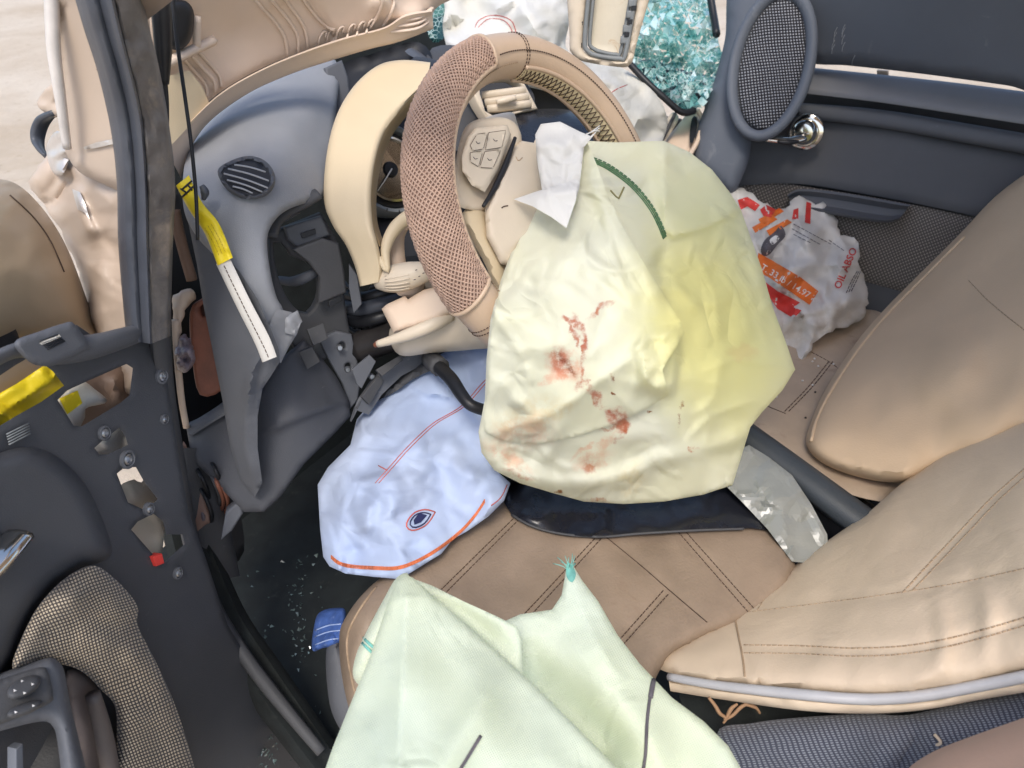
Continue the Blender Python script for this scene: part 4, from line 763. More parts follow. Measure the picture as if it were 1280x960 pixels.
seam(ab, 'ink_mark', [(763, 238), (773, 249), (780, 234)], mat('olive_ink', (.22, .20, .08), .7), dab, .0011, .0005, smooth=False)
seam(ab, 'ink_mark', [(722, 246), (734, 249)], bpy.data.materials['olive_ink'], dab, .0012, .0005)
tt = patch('tether_patch', [(669, 168), (676, 155), (700, 152), (724, 164), (738, 170), (747, 163), (730, 184), (724, 236), (719, 252), (694, 246), (678, 240), (671, 200)], [(668, 164, .83), (742, 168, .822), (718, 252, .80), (672, 236, .815)], TETH, dab, 3.5, .002, 8, .001, .0015, smooth=False, fac=[(.008, 26, 3), (.003, 12, 4)], folds=[('r', [(672, 176), (700, 180), (726, 172)], 9, .006, 5)])
patch('tether_flap', [(642, 249), (668, 240), (700, 230), (722, 224), (720, 250), (708, 285), (690, 272), (666, 258)], [(642, 249, .812), (722, 224, .797), (708, 285, .78), (680, 250, .795)], TETH, dab, 3.5, .001, 8, .001, .0015, smooth=False, fac=[(.004, 24, 5)], folds=[('r', [(654, 252), (690, 244), (720, 236)], 5, .002, 5)])
for dx in (0, 4, -3): tube('frayed_thread', [(728, 170, .835), (738 + dx, 166 - dx * .5, .832), (750, 160 + dx, .833)], .0006, TETH, dab, 8, 4)

kab = thing('knee_airbag', 'collapsed pale blue knee airbag with orange hem stitching under the steering column', 'airbag', P(500, 720, .95), 'burst airbags')
kb = patch('bag', [(438, 556), (446, 524), (470, 496), (500, 468), (540, 446), (580, 430), (612, 436), (622, 480), (612, 540), (616, 584), (638, 604), (630, 626), (610, 646), (584, 664), (566, 674), (552, 692), (526, 708), (500, 724), (466, 721), (432, 717), (412, 708), (404, 696), (400, 660), (397, 606), (410, 584)],
      [(440, 550, 1.03), (500, 468, 1.06), (600, 432, 1.03), (618, 500, 1.0), (636, 604, .95), (560, 690, .895), (500, 723, .872), (410, 700, .93), (398, 620, .98), (500, 600, .92), (480, 540, .99), (560, 560, .965)], KNEEB, kab, 4, .006, 10, .02, .002, smooth=False,
      folds=[('s', [(612, 540), (570, 500), (530, 490), (500, 470)], 50, .012, 5), ('r', [(440, 540), (430, 600), (424, 660), (428, 712)], 12, .014, 5), ('r', [(455, 520), (450, 580), (440, 640)], 10, .010, 5), ('r', [(540, 560), (548, 600), (580, 640), (620, 620)], 18, -.018, 4), ('r', [(560, 540), (580, 590), (610, 590)], 14, .014, 4), ('r', [(480, 560), (490, 620), (500, 690)], 22, .012, 4),
             ('r', [(446, 620), (462, 640), (450, 690)], 8, .010, 4), ('c', [(600, 655), (612, 630), (610, 610)], 8, .012, 5), ('r', [(404, 702), (414, 716)], 5, .01, 9), ('r', [(424, 706), (430, 720)], 4, .008, 9), ('r', [(444, 708), (446, 722)], 4, .007, 9)],
      nzs=[(.006, 100, 5, 'n')], fac=[(.016, 60, 7), (.009, 30, 2), (.003, 14, 5)])
hem = [(414, 696), (424, 704), (440, 708), (470, 710), (496, 710), (520, 702), (548, 686), (576, 664), (594, 644), (606, 626)]
for dy in (-1.6, 0, 1.6): seam(kb, 'hem_stitching', [(x, y + dy) for x, y in hem], ORANGET, kab, .0009, .0005, dash=(4, .5))
for dx in (0, 4.5): seam(kb, 'seam_thread', [(469 + dx, 604), (490 + dx, 580), (510 + dx, 558), (540 + dx, 530), (576 + dx, 508), (600 + dx, 482), (612 + dx, 470)], REDT, kab, .0006, .0006)
seam(kb, 'seam_thread', [(473, 582), (484, 588)], REDT, kab, .0008, .0006); seam(kb, 'seam_thread', [(634, 606), (626, 622), (614, 632)], REDT, kab, .0007, .0006)
navy = mat('navy_print', (.02, .025, .09), .6)
for s_, mt_ in ((1.0, REDT), (.72, navy)):
    seam(kb, 'emblem_outline', [(508 + (x - 524) * s_ + 16, 650 + (y - 650) * s_) for x, y in [(544, 640), (532, 637), (518, 641), (509, 652), (509, 660), (517, 663), (530, 658), (538, 650), (544, 640)]], mt_, kab, .0009, .0006)
decal(kb, 'emblem', [(534, 644), (524, 641), (517, 650), (518, 656), (526, 653)], navy, kab, 3, .0012)

sab = thing('side_airbag', 'limp mint white side airbag with teal stitching hanging across the driver seat edge', 'airbag', P(640, 950, .62), 'burst airbags')
s2 = patch('rear_layer', [(618, 782), (650, 768), (690, 762), (702, 744), (706, 722), (709, 702), (716, 706), (728, 726), (748, 752), (772, 794), (800, 830), (840, 872), (880, 902), (910, 932), (940, 985), (960, 1020), (640, 1020), (630, 900)],
      [(620, 785, .66), (690, 762, .675), (712, 705, .70), (772, 794, .665), (840, 872, .63), (940, 985, .59), (650, 1010, .57), (660, 860, .645)], AIRB2, sab, 5, .005, 12, .006, .002, smooth=False, folds=[('r', [(700, 760), (740, 820), (790, 900), (840, 980)], 34, .016, 4), ('r', [(650, 800), (668, 850), (730, 910), (800, 980)], 30, -.03, 4), ('c', [(712, 704), (730, 770), (780, 860)], 18, .008, 4)], nzs=[(.004, 150, 11, 'n')], fac=[(.006, 110, 3), (.0014, 40, 2)])
patch('middle_fold', [(504, 719), (540, 732), (580, 752), (620, 770), (646, 783), (652, 800), (654, 850), (640, 850), (560, 800)], [(505, 720, .652), (580, 752, .645), (648, 785, .632), (653, 845, .62), (580, 800, .63)], AIRB2, sab, 5, .003, 8, .004, .002, smooth=False, folds=[('r', [(530, 740), (580, 770), (640, 820)], 16, -.014, 3)])
s1 = patch('front_layer', [(488, 744), (497, 724), (506, 718), (516, 722), (540, 744), (590, 786), (634, 826), (668, 856), (710, 898), (764, 952), (810, 1000), (820, 1030), (380, 1030), (400, 980), (416, 934), (438, 880), (462, 822)],
      [(505, 720, .645), (590, 786, .615), (640, 832, .60), (764, 952, .55), (440, 880, .60), (410, 960, .565), (504, 850, .572), (600, 900, .55), (600, 1010, .51), (500, 960, .525), (550, 800, .60)], AIRB2, sab, 5, .004, 10, .006, .002, smooth=False,
      folds=[('c', [(510, 714), (506, 800), (500, 900), (498, 1030)], 30, .016, 9), ('r', [(640, 830), (600, 880), (560, 950), (530, 1010)], 20, .008, 4), ('r', [(560, 770), (600, 860), (620, 960)], 26, .006, 3), ('c', [(440, 890), (470, 930), (480, 1000)], 16, .006, 4)], nzs=[(.003, 160, 14, 'n')], fac=[(.005, 110, 5), (.0012, 45, 7)])
s3 = patch('folded_end', [(496, 722), (512, 720), (508, 770), (494, 812), (478, 846), (462, 862), (448, 856), (441, 842), (446, 816), (460, 786), (478, 752)], [(505, 722, .665), (448, 850, .63), (500, 790, .64), (470, 800, .63)], AIRB2, sab, 5, .016, 18, .014, .002)
for dy in (0, 8): seam(s3, 'seam_thread', [(453, 796 + dy), (460, 803 + dy), (470, 812 + dy), (482, 822 + dy)], TEALT, sab, .0013, .0008)
for i in range(9):
    a = rad(-165 + i * 17 + random.uniform(-6, 6)); l_ = random.uniform(8, 22); tube('frayed_thread', [(712, 716, .698), (712 + l_ * .4 * math.cos(a) + random.uniform(-2, 2), 710 + l_ * .4 * math.sin(a), .695), (712 + l_ * math.cos(a), 708 + l_ * .8 * math.sin(a), .70)], .00042, TEALT, sab, 8, 4)
decal(s2, 'teal_stitched_tip', [(709, 703), (715, 707), (720, 718), (715, 728), (708, 720)], TEALT, sab, 3, .001, True)
seam(s2, 'ink_mark', [(817, 850), (813, 868), (809, 900), (807, 940), (804, 962)], GREYI, sab, .0014, .0005); seam(s2, 'ink_mark', [(817, 850), (813, 872)], GREYI, sab, .0022, .0006)
seam(s1, 'ink_mark', [(601, 920), (590, 938), (574, 964)], GREYI, sab, .0014, .0005)

pab = thing('passenger_airbag', 'bulky white passenger airbag with red stitched square slumped behind the steering wheel', 'airbag', P(690, 190, 1.4), 'burst airbags')
pb = patch('bag', [(554, 40), (556, 14), (566, -20), (700, -20), (712, 20), (708, 60), (740, 78), (780, 86), (820, 118), (834, 150), (826, 180), (806, 204), (770, 200), (736, 150), (700, 120), (640, 104), (600, 90), (566, 72)],
      [(554, 40, 1.34), (560, -10, 1.42), (700, -10, 1.46), (830, 150, 1.44), (800, 200, 1.36), (700, 110, 1.28), (600, 85, 1.26), (640, 30, 1.30), (760, 130, 1.33)], PASSB, pab, 5, .03, 30, .08, .002,
      folds=[('r', [(556, 44), (580, 52), (598, 70)], 12, .016, 5), ('r', [(648, 0), (662, 24), (666, 50)], 10, .02, 4), ('s', [(700, 0), (690, 40), (660, 60)], 40, .016, 4), ('c', [(740, 90), (770, 110), (810, 110)], 12, .02, 4), ('r', [(770, 140), (790, 150), (820, 140)], 12, .022, 4), ('r', [(780, 180), (800, 160), (806, 120)], 10, .02, 4)], nzs=[(.010, 90, 15, 'n')], fac=[(.08, 50, 6), (.04, 26, 2), (.014, 12, 3)])
for s_ in (0, 4): seam(pb, 'seam_thread', [(594 + s_, 34), (598 + s_, 26 + s_), (610, 20 + s_), (626, 20 + s_), (640 - s_, 27 + s_), (646 - s_, 44)], REDT, pab, .0008, .0008)
seam(pb, 'seam_thread', [(756, 122), (770, 112), (784, 106)], REDT, pab, .0008, .0008)

# ---------------------------------------------------------------- windscreen, lamp housing
def glass_mat():
    m, t, b = _nt('shattered_green_glass'); uv = uvn(t); ge = nd(t, 'ShaderNodeNewGeometry'); rn = ge.outputs['Random Per Island']; n = noise_(t, uv, 15, 3)
    v2 = nd(t, 'ShaderNodeTexVoronoi', feature='DISTANCE_TO_EDGE', i_Scale=170); t.links.new(uv, v2.inputs[0])
    cr = math_(t, 'MULTIPLY', maprange(t, v2.outputs['Distance'], 0, .12, 1, 0), maprange(t, n, .42, .56))
    c = mixc(t, maprange(t, rn, .1, .5), (.05, .17, .18), (.24, .54, .52)); c = mixc(t, maprange(t, rn, .55, .9), c, (.66, .84, .84)); c = mixc(t, cr, c, (.78, .90, .86)); t.links.new(c, b.inputs['Base Color']); b.inputs['Roughness'].default_value = .1; b.inputs['Specular IOR Level'].default_value = .9
    tr = nd(t, 'ShaderNodeBsdfTransparent'); tr.inputs[0].default_value = (.50, .82, .80, 1); ms = nd(t, 'ShaderNodeMixShader'); t.links.new(math_(t, 'ADD', math_(t, 'MULTIPLY', cr, .3), maprange(t, rn, 0, 1, .35, .8)), ms.inputs[0])
    t.links.new(tr.outputs[0], ms.inputs[1]); t.links.new(b.outputs[0], ms.inputs[2]); t.links.new(ms.outputs[0], t.nodes['Material Output'].inputs[0]); return m
def shatter(o, seed, amp):
    rg = random.Random(seed); bm = bmesh.new(); bm.from_mesh(o.data); bmesh.ops.split_edges(bm, edges=[e for e in bm.edges if rg.random() < .8]); bm.verts.ensure_lookup_table(); seen = set()
    for f in bm.faces:
        c = f.calc_center_median(); off = f.normal * rg.uniform(-amp, amp)
        for v in f.verts:
            if v.index not in seen: v.co = c + (v.co - c) * .97 + off + Vector([rg.uniform(-amp, amp) * .4 for _ in range(3)]); seen.add(v.index)
    bm.to_mesh(o.data); bm.free()
GL = glass_mat()
wsc = thing('windscreen', 'shattered blue green windscreen sagging beside the door pillar', 'windscreen', P(850, 138, 1.6))
wg = patch('broken_glass', [(786, 78), (796, 40), (806, -20), (886, -20), (892, 40), (905, 76), (900, 100), (884, 124), (868, 138), (852, 138), (828, 118)], [(786, 80, 1.5), (806, -10, 1.62), (888, 0, 1.66), (904, 80, 1.58), (860, 137, 1.5)], GL, wsc, 8, .01, 20, .0, .004, smooth=False, fac=[(.09, 36, 3), (.045, 15, 5)], folds=[('r', [(810, 70), (850, 60), (900, 80)], 10, .03, 4), ('r', [(800, 50), (840, 40), (880, 66)], 8, -.03, 4)])
wg.data.polygons.foreach_set('use_smooth', [False] * len(wg.data.polygons))
shatter(wg, 3, .006)
tube('black_edge', [(784, 76, 1.46), (806, 100, 1.45), (830, 122, 1.45), (852, 140, 1.46), (868, 138, 1.47)], .007, BLACK, wsc, 30, 6)
tube('black_edge', [(886, -16, 1.63), (892, 20, 1.62), (896, 44, 1.6)], .008, BLACK, wsc, 12, 6)
patch('black_frit_band', [(790, 84), (812, 74), (850, 86), (890, 96), (896, 104), (868, 138), (850, 138), (820, 112)], [(790, 84, 1.62), (895, 100, 1.70), (855, 138, 1.60)], BLACK, wsc, 6, .01, 12, .0, .004, fac=[(.02, 20, 3)])
wg2 = patch('broken_glass', [(534, -20), (568, -20), (560, 20), (556, 46), (540, 52), (530, 20)], [(534, 0, 1.5), (565, 0, 1.55), (545, 50, 1.5)], GL, wsc, 6, .01, 14, .0, .004, fac=[(.03, 20, 9)]); wg2.data.polygons.foreach_set('use_smooth', [False] * len(wg2.data.polygons))

lamp = thing('lamp_housing', 'empty ivory interior lamp housing with grey gasket and corroded tray', 'lamp housing', P(755, 80, .98))
LNn = -ray(760, 35); LNn = LNn / np.linalg.norm(LNn); LD = lambda x, y, off=0: (x, y, on(x, y, P(760, 35, .98) + LNn * off, LNn))
patch('frame', [(718, -70), (712, 50), (716, 68), (730, 77), (776, 84), (788, 80), (794, 62), (818, -70)], [LD(x, y, 0) for x, y in ((716, -60), (716, 70), (790, 70), (812, -60))], IVORY, lamp, 5, .004, 5, .0, .03, holes=[[(737, -56), (734, -20), (728, 52), (732, 66), (745, 72), (776, 76), (784, 70), (788, 50), (800, -20), (806, -56)]])
tube('gasket', [LD(x, y, .001) for x, y in ((738, -26), (731, 50), (735, 64), (748, 70), (774, 73), (782, 66), (798, -26))], .0032, GREYT, lamp, 60, 6)
tube('gasket', [LD(x, y, -.003) for x, y in ((744, -26), (737, 48), (741, 60), (752, 65), (771, 68), (777, 60), (792, -26))], .0026, GREYT, lamp, 60, 6)
patch('tray', [(742, -26), (736, 52), (744, 66), (776, 72), (784, 60), (800, -26)], [LD(x, y, -.012) for x, y in ((742, -26), (740, 60), (790, 20))], mat('corroded_ivory_tray', (.66, .60, .48), .6, .05, 20, .2, 300, dirt=(.5, .3, .12), dirtamt=.05, dscale=40), lamp, 7, -.006, 8, .004, .004)
wtube('stem', np.array([P(765, -62, .985), P(768, -110, .96), (.92, .22, 1.44), (.90, .12, 1.52)]), .012, GREYT, lamp, 8)
for x, y in ((792, 4), (789, 18), (785, 36), (782, 50)): slab('clip', [(x - 6, y - 5), (x + 5, y - 5), (x + 3, y + 5), (x - 7, y + 5)], P(*LD(x, y, .003)), LNn, .012, GREYT, lamp, bevel=.002)
for x, y in ((793, 10), (788, 27), (784, 43)): slab('clip_slot', [(x - 3, y - 3), (x + 3, y - 3), (x + 2, y + 3), (x - 4, y + 3)], P(*LD(x, y, .0045)), LNn, .004, BLACK, lamp, bevel=.0005)
for x, y in ((726, 28), (725, 57)): slab('clip_slot', [(x - 2, y - 3.5), (x + 2.5, y - 3.5), (x + 2.5, y + 3.5), (x - 2.5, y + 3.5)], P(*LD(x, y, .001)), LNn, .003, BLACK, lamp, bevel=.0005)

# ---------------------------------------------------------------- passenger door
PX_ = 1.72; PN = (-1, 0, 0)
pd = thing('passenger_door_unit', 'grey passenger door with oval mesh speaker, chrome handle and tweed insert', 'car door', (PX_, .3, .35))
dp = slab('door_panel', [(880, 110), (1010, 92), (1320, 130), (1400, 150), (1400, 520), (1060, 520), (930, 330), (880, 230)], (PX_, 0, 0), PN, .03, GREYD, pd, bevel=.004)
strip('window_ledge', [(1000, 83, 1.505), (1100, 93, 1.435), (1200, 104, 1.37), (1330, 121, 1.29)], [(1000, 116, 1.485), (1100, 128, 1.42), (1200, 143, 1.355), (1330, 163, 1.275)], mat('ledge_grey_plastic', (.17, .175, .19), .42, .05, 8, .5, 900), pd, 40, 10, .016, .03, ([0, .1, .5, .85, 1], [.2, .7, 1, .95, .6]))
strip('belt_rail', [(996, 128, 1.50), (1100, 137, 1.435), (1200, 153, 1.37), (1330, 175, 1.29)], [(1000, 148, 1.505), (1100, 160, 1.44), (1200, 178, 1.375), (1330, 202, 1.295)], GREYB, pd, 40, 8, .01, .02)
DSK = mat('mid_charcoal_door_plastic', (.085, .088, .097), .6, .1, 7, .5, 900, dirt=(.14, .14, .14), dirtamt=-.01, dscale=140)
strip('door_skin', [(925, 140, 1.56), (1010, 146, 1.52), (1100, 158, 1.455), (1200, 176, 1.39), (1330, 200, 1.31)], [(925, 232, 1.57), (1000, 230, 1.53), (1100, 246, 1.47), (1200, 266, 1.40), (1330, 296, 1.32)], DSK, pd, 50, 14, .012, .02, ([0, .1, .5, .9, 1], [0, .5, .8, 1, .5]))
tw = strip('fabric_insert', [(912, 236, 1.58), (950, 224, 1.56), (1000, 232, 1.53), (1100, 248, 1.47), (1200, 268, 1.40), (1320, 296, 1.32)], [(912, 300, 1.62), (960, 330, 1.61), (1020, 345, 1.575), (1090, 358, 1.53), (1180, 380, 1.47), (1320, 420, 1.39)], TWEED, pd, 50, 14, .015, .02)
strip('pull_pocket', [(984, 244, 1.505), (1002, 236, 1.50), (1060, 242, 1.465), (1138, 256, 1.42)], [(990, 254, 1.505), (1010, 262, 1.495), (1098, 278, 1.445), (1124, 274, 1.43)], GREYB, pd, 30, 10, .02, .02, ([0, .12, .3, .7, .88, 1], [.3, .4, -.3, -.2, .9, .6]))
strip('lower_trim', [(1060, 342, 1.54), (1090, 354, 1.525), (1180, 376, 1.47), (1300, 408, 1.40)], [(1060, 440, 1.56), (1090, 450, 1.55), (1180, 470, 1.5), (1300, 500, 1.43)], GREYD, pd, 24, 8, .012, .02)
UPB = mat('dusty_slate_panel', (.10, .114, .14), .58, .05, 8, .4, 800, dirt=(.20, .21, .23), dirtamt=.02, dscale=16)
up = patch('upper_panel', [(985, -30), (1330, -30), (1330, 118), (1260, 107), (1150, 92), (1060, 82), (1016, 79), (1004, 60)], [(990, -20, 1.40), (1320, -20, 1.16), (1320, 112, 1.25), (1010, 78, 1.47), (1150, 40, 1.32)], UPB, pd, 9, .02, 14, .012, .012)
for i in range(9):
    x0 = random.uniform(1040, 1080); y0 = random.uniform(20, 70); seam(up, 'dust_streak', [(x0, y0), (x0 - 3, y0 + 6), (x0 - 4, y0 + 12)], bpy.data.materials.get('chalky_dust') or mat('chalky_dust', (.32, .34, .37), .9), pd, .0006, .0003)
pod = patch('speaker_pod', [(918, -30), (1000, -30), (1014, 20), (1014, 70), (1000, 120), (980, 150), (958, 172), (940, 174), (936, 200), (918, 240), (900, 236), (864, 200), (872, 160), (890, 110), (906, 50)], [(918, -20, 1.46), (1000, -20, 1.40), (1010, 80, 1.42), (960, 170, 1.46), (900, 230, 1.50), (866, 195, 1.52), (890, 110, 1.50)], UPB, pd, 7, .02, 20, .02, .02)
el = [(965 + 48 * math.cos(a) * math.cos(rad(-76)) * 0 + (92 * math.cos(a)) * math.cos(rad(104)) - (46 * math.sin(a)) * math.sin(rad(104)), 80 + (92 * math.cos(a)) * math.sin(rad(104)) + (46 * math.sin(a)) * math.cos(rad(104))) for a in np.linspace(0, 2 * math.pi, 40, endpoint=False)]
fs = rbf([(925, 80, 1.425), (1010, 60, 1.37), (970, -10, 1.375), (955, 168, 1.41)])
ring = np.array(el); rd = fs(ring)
rg = tube('speaker_ring', [(x, y, d_ + .004) for (x, y), d_ in zip(el, rd)], .0125, UPB, pd, 80, 12, True, flat=.8)
inn = [(965 + (x - 965) * .86, 80 + (y - 80) * .9) for x, y in el]
patch('speaker_grille', inn, [(925, 80, 1.43), (1010, 60, 1.375), (970, -10, 1.38), (955, 168, 1.415)], GRILLE, pd, 6, .008, 30, .006, .003)
hc = P(1008, 164, 1.475); rs = lathe('door_handle', [(.031, 0), (.034, .006), (.033, .012), (.028, .015), (.024, .015), (.022, .024), (.017, .03), (.004, .032)], hc, (-1, -.05, .12), CHROME, pd, 36)
tube('lever', [(1004, 172, 1.43), (985, 176, 1.425), (956, 173, 1.425)], [.012, .011, .009], CHROME, rs, 14, 10, flat=.55)
tube('lever_grip', [(998, 177, 1.415), (984, 178, 1.413), (972, 177, 1.415)], [.003, .006, .003], BLACK, rs, 10, 8)
slab('window_clip', [(1096, 88), (1110, 89), (1110, 95), (1096, 94)], (PX_ - .03, 0, 0), PN, .01, BEIGE, pd, bevel=.001)

# ---------------------------------------------------------------- seats
pst = thing('passenger_seat_unit', 'tan passenger seat with bulging cover, creased beside the grey door', 'car seat', (1.35, .0, .28), 'front seats')
zs = lambda pts: zc(pts, .585)
ol = [(880, 500), (925, 460), (960, 420), (1000, 396), (1060, 388), (1110, 396), (1170, 470), (1170, 620), (1090, 625), (1015, 596), (960, 556), (920, 534)]
pc = patch('cushion', ol, zs(ol), mat('dusty_tan_leather', (.46, .36, .265), .6, .08, 14, .4, 350, dirt=(.32, .23, .17), dirtamt=.06, wr=.25, wrs=16), pst, 7, .012, 30, .10, .02, folds=[('c', [(985, 440), (1040, 462), (1090, 440)], 8, -.006, 9), ('r', [(1020, 430), (1060, 430), (1090, 412)], 14, .010, 4)], nzs=[(.004, 60, 3, 'n')])
for dx in (0, 5): seam(pc, 'stitching', [(1036 + dx, 452), (1010 + dx, 484), (980 + dx, 515)], DARKT, pst, .0008, .0004, dash=(3, 2))
seam(pc, 'stitching', [(1010, 438), (1036, 452), (1060, 470)], DARKT, pst, .0008, .0004, dash=(3, 2)); seam(pc, 'stitching', [(960, 508), (982, 517)], DARKT, pst, .0008, .0004)
for i in range(14):
    x, y = random.uniform(965, 1050), random.uniform(420, 540); w_ = drape(pc, [(x, y)], .001)[0]; lathe('crumb', [(.0016, 0), (.002, .0012), (.001, .0024)], w_, (random.uniform(-.3, .3), 0, 1), random.choice([BLACKP, WHITEP, WHITEP]), pst, 5)
pbk = patch('backrest', [(1008, 556), (1013, 530), (1028, 494), (1052, 454), (1078, 418), (1110, 382), (1150, 342), (1200, 292), (1244, 246), (1290, 212), (1360, 170), (1360, 560), (1290, 540), (1230, 562), (1180, 582), (1130, 602), (1080, 598), (1030, 580)],
      [(1010, 555, 1.09), (1052, 454, 1.24), (1110, 382, 1.33), (1200, 292, 1.33), (1290, 212, 1.28), (1350, 300, 1.10), (1290, 500, .98), (1180, 580, 1.0), (1080, 597, 1.04), (1180, 440, 1.11)], SEATP, pst, 7, .045, 50, .10, .01, folds=[('r', [(1290, 420), (1240, 470), (1180, 520), (1130, 560)], 30, -.012, 3), ('c', [(1015, 560), (1060, 580), (1120, 590), (1170, 580)], 8, .008, 5)], nzs=[(.006, 120, 7, 'n')])
seam(pbk, 'piping', [(1014, 552), (1020, 528), (1036, 494), (1060, 456), (1086, 420), (1118, 384), (1158, 344), (1206, 296)], SEATP, pst, .003, -.0005, k=7)
seam(pbk, 'stitching', [(1290, 420), (1240, 380), (1210, 350)], TANT, pst, .0007, .0004, dash=(3, 2))

con = thing('centre_console', 'black centre console with dark grey handbrake lever between the two seats', 'console', (1.05, .1, .28))
ol = [(880, 600), (930, 520), (1000, 560), (1090, 600), (1130, 610), (1100, 660), (1040, 700), (980, 720), (900, 680)]
patch('console_body', ol, zc(ol, .47), BLACK, con, 9, .015, 30, .14, .02)
tube('handbrake_lever', [(926, 541, 1.07), (980, 581, 1.03), (1030, 618, .995), (1092, 664, .96)], [.023, .0235, .0235, .0235], mat('charcoal_grip', (.042, .05, .058), .5, .08, 10, .5, 700), con, 30, 8, flat=.8)
tube('console_edge', [(930, 548, 1.13), (960, 580, 1.11), (995, 605, 1.09)], .005, BEIGE, con, 16, 6)
for i in range(4): tube('belt_fold', [(1020 + i * 18, 612 + i * 4, 1.12), (1060 + i * 12, 640, 1.09), (1085 + i * 8, 632 + i * 4, 1.1)], .009, POUCH, con, 14, 6, flat=.4)

dst = thing('driver_seat_unit', 'tan stitched driver seat with beige slip cover pulled off the backrest', 'car seat', (.78, .15, .28), 'front seats')
ol = [(424, 800), (432, 772), (462, 734), (520, 690), (600, 630), (700, 570), (800, 545), (876, 552), (926, 606), (962, 654), (994, 708), (962, 762), (880, 800), (830, 830), (800, 900), (760, 990), (480, 990), (448, 920), (430, 860)]
ctl = zc(ol + [(650, 760), (760, 700), (560, 800)],   .585)
ctl = [(x, y, d_ + (.05 if x < 470 and y > 780 else 0)) for x, y, d_ in ctl]
dc = patch('cushion', ol, ctl, TAN, dst, 6, .028, 24, .10, .03, nzs=[(.004, 110, 5, 'n')], folds=[('r', [(470, 760), (440, 830), (450, 900)], 10, .008, 5), ('c', [(848, 668), (886, 704), (924, 748)], 7, -.006, 9), ('c', [(768, 680), (830, 732), (880, 780)], 6, -.004, 9), ('c', [(555, 738), (645, 648)], 7, -.007, 9), ('c', [(662, 765), (742, 678)], 7, -.007, 9), ('c', [(782, 796), (834, 736)], 7, -.007, 9)])
for a, b in (((526, 762), (650, 640)), ((535, 763), (658, 640)), ((640, 784), (752, 664)), ((649, 785), (760, 664)), ((758, 818), (830, 737)), ((767, 819), (836, 742)), ((840, 656), (936, 766)), ((847, 653), (943, 761))): seam(dc, 'stitching', [a, b], DARKT, dst, .0007, .0003, dash=(3.5, 2))
seam(dc, 'stitching', [(756, 670), (800, 706), (830, 732), (884, 778)], DARKT, dst, .0007, .0003); seam(dc, 'piping', [(470, 734), (446, 768), (434, 800), (440, 850), (458, 912)], TANT, dst, .0018, .0)
patch('seat_base', [(408, 812), (424, 800), (440, 840), (456, 900), (450, 950), (430, 920), (412, 880)], [(408, 815, .98), (440, 840, .97), (450, 945, .93), (412, 880, .96)], GREYB, dst, 6, .016, 16, .03, .01)
bk = patch('backrest_cover', [(804, 818), (850, 790), (918, 756), (980, 716), (1040, 672), (1086, 640), (1130, 602), (1200, 556), (1280, 512), (1380, 460), (1380, 830), (1290, 838), (1230, 852), (1150, 866), (1080, 870), (1000, 864), (900, 853), (838, 842)],
      [(806, 818, .86), (918, 756, .90), (1040, 672, .95), (1130, 602, .99), (1280, 512, .98), (1370, 470, .92), (1370, 820, .60), (1230, 850, .65), (1080, 868, .69), (900, 852, .76), (838, 842, .80), (1100, 750, .78), (1280, 660, .74), (960, 800, .81)], SEATC, dst, 8, .03, 50, .08, .006,
      folds=[('c', [(916, 756), (924, 800), (932, 846)], 7, -.005, 12), ('r', [(1170, 730), (1180, 790), (1174, 850)], 12, .006, 3), ('r', [(1225, 716), (1236, 770), (1228, 830)], 12, .006, 3), ('c', [(926, 764), (1040, 750), (1160, 735), (1290, 708)], 6, -.005, 12), ('c', [(930, 811), (1000, 812), (1070, 815), (1140, 811), (1210, 797), (1300, 771)], 7, -.005, 12), ('c', [(1134, 740), (1166, 706), (1206, 664), (1246, 622), (1296, 578)], 8, -.006, 12)], nzs=[(.005, 140, 9, 'n'), (.0015, 50, 3, 'n')])
seam(bk, 'seam', [(916, 757), (922, 790), (928, 820), (931, 846)], TANT, dst, .0012, .0)
for off in (0, 10): seam(bk, 'stitching', [(930, 806 + off), (1000, 807 + off), (1070, 810 + off), (1140, 806 + off), (1210, 792 + off), (1300, 766 + off)], TANT, dst, .0008, .0003, dash=(5, 2))
for off in (0, 12): seam(bk, 'stitching', [(1128 + off, 741 - off * .2), (1160 + off, 706), (1200 + off, 664), (1240 + off, 622), (1290 + off, 578)], TANT, dst, .0008, .0003, dash=(5, 2))
for off in (0, 9): seam(bk, 'stitching', [(938 + off, 762), (952 + off, 742), (974 + off, 722)], TANT, dst, .0007, .0003, dash=(4, 2))
seam(bk, 'stitching', [(926, 766), (1000, 757), (1100, 744), (1200, 728), (1300, 706)], TANT, dst, .0006, .0003, dash=(4, 3))
e_ = [(836, 846, .795), (900, 857, .752), (1000, 868, .70), (1080, 874, .678), (1150, 870, .66), (1230, 856, .64), (1300, 842, .615), (1370, 830, .60)]
tube('cover_piping', e_, [.004, .005, .005, .005, .005], PIPING, dst, 70, 10)
strip('cover_hem', [(x, y + 5, d_ + .003) for x, y, d_ in e_], [(838, 864, .80), (900, 874, .758), (1000, 888, .705), (1080, 892, .683), (1150, 888, .665), (1230, 874, .645), (1300, 862, .62), (1370, 848, .605)], SEATC, dst, 60, 6, .004, .003, nzs=[(.003, 30, 4, 'n')])
for pl in ([(886, 872), (894, 882), (900, 892), (908, 898), (904, 904)], [(905, 900), (916, 894), (926, 884), (936, 878), (938, 868)], [(908, 898), (914, 886), (922, 880)], [(930, 880), (944, 884), (950, 892)]):
    tube('torn_thread', [(x, y, .745) for x, y in pl], [.0016, .0022, .0012], mat('frayed_brown_thread', (.34, .20, .11), .8) if 'frayed_brown_thread' not in bpy.data.materials else bpy.data.materials['frayed_brown_thread'], dst, 14, 5)
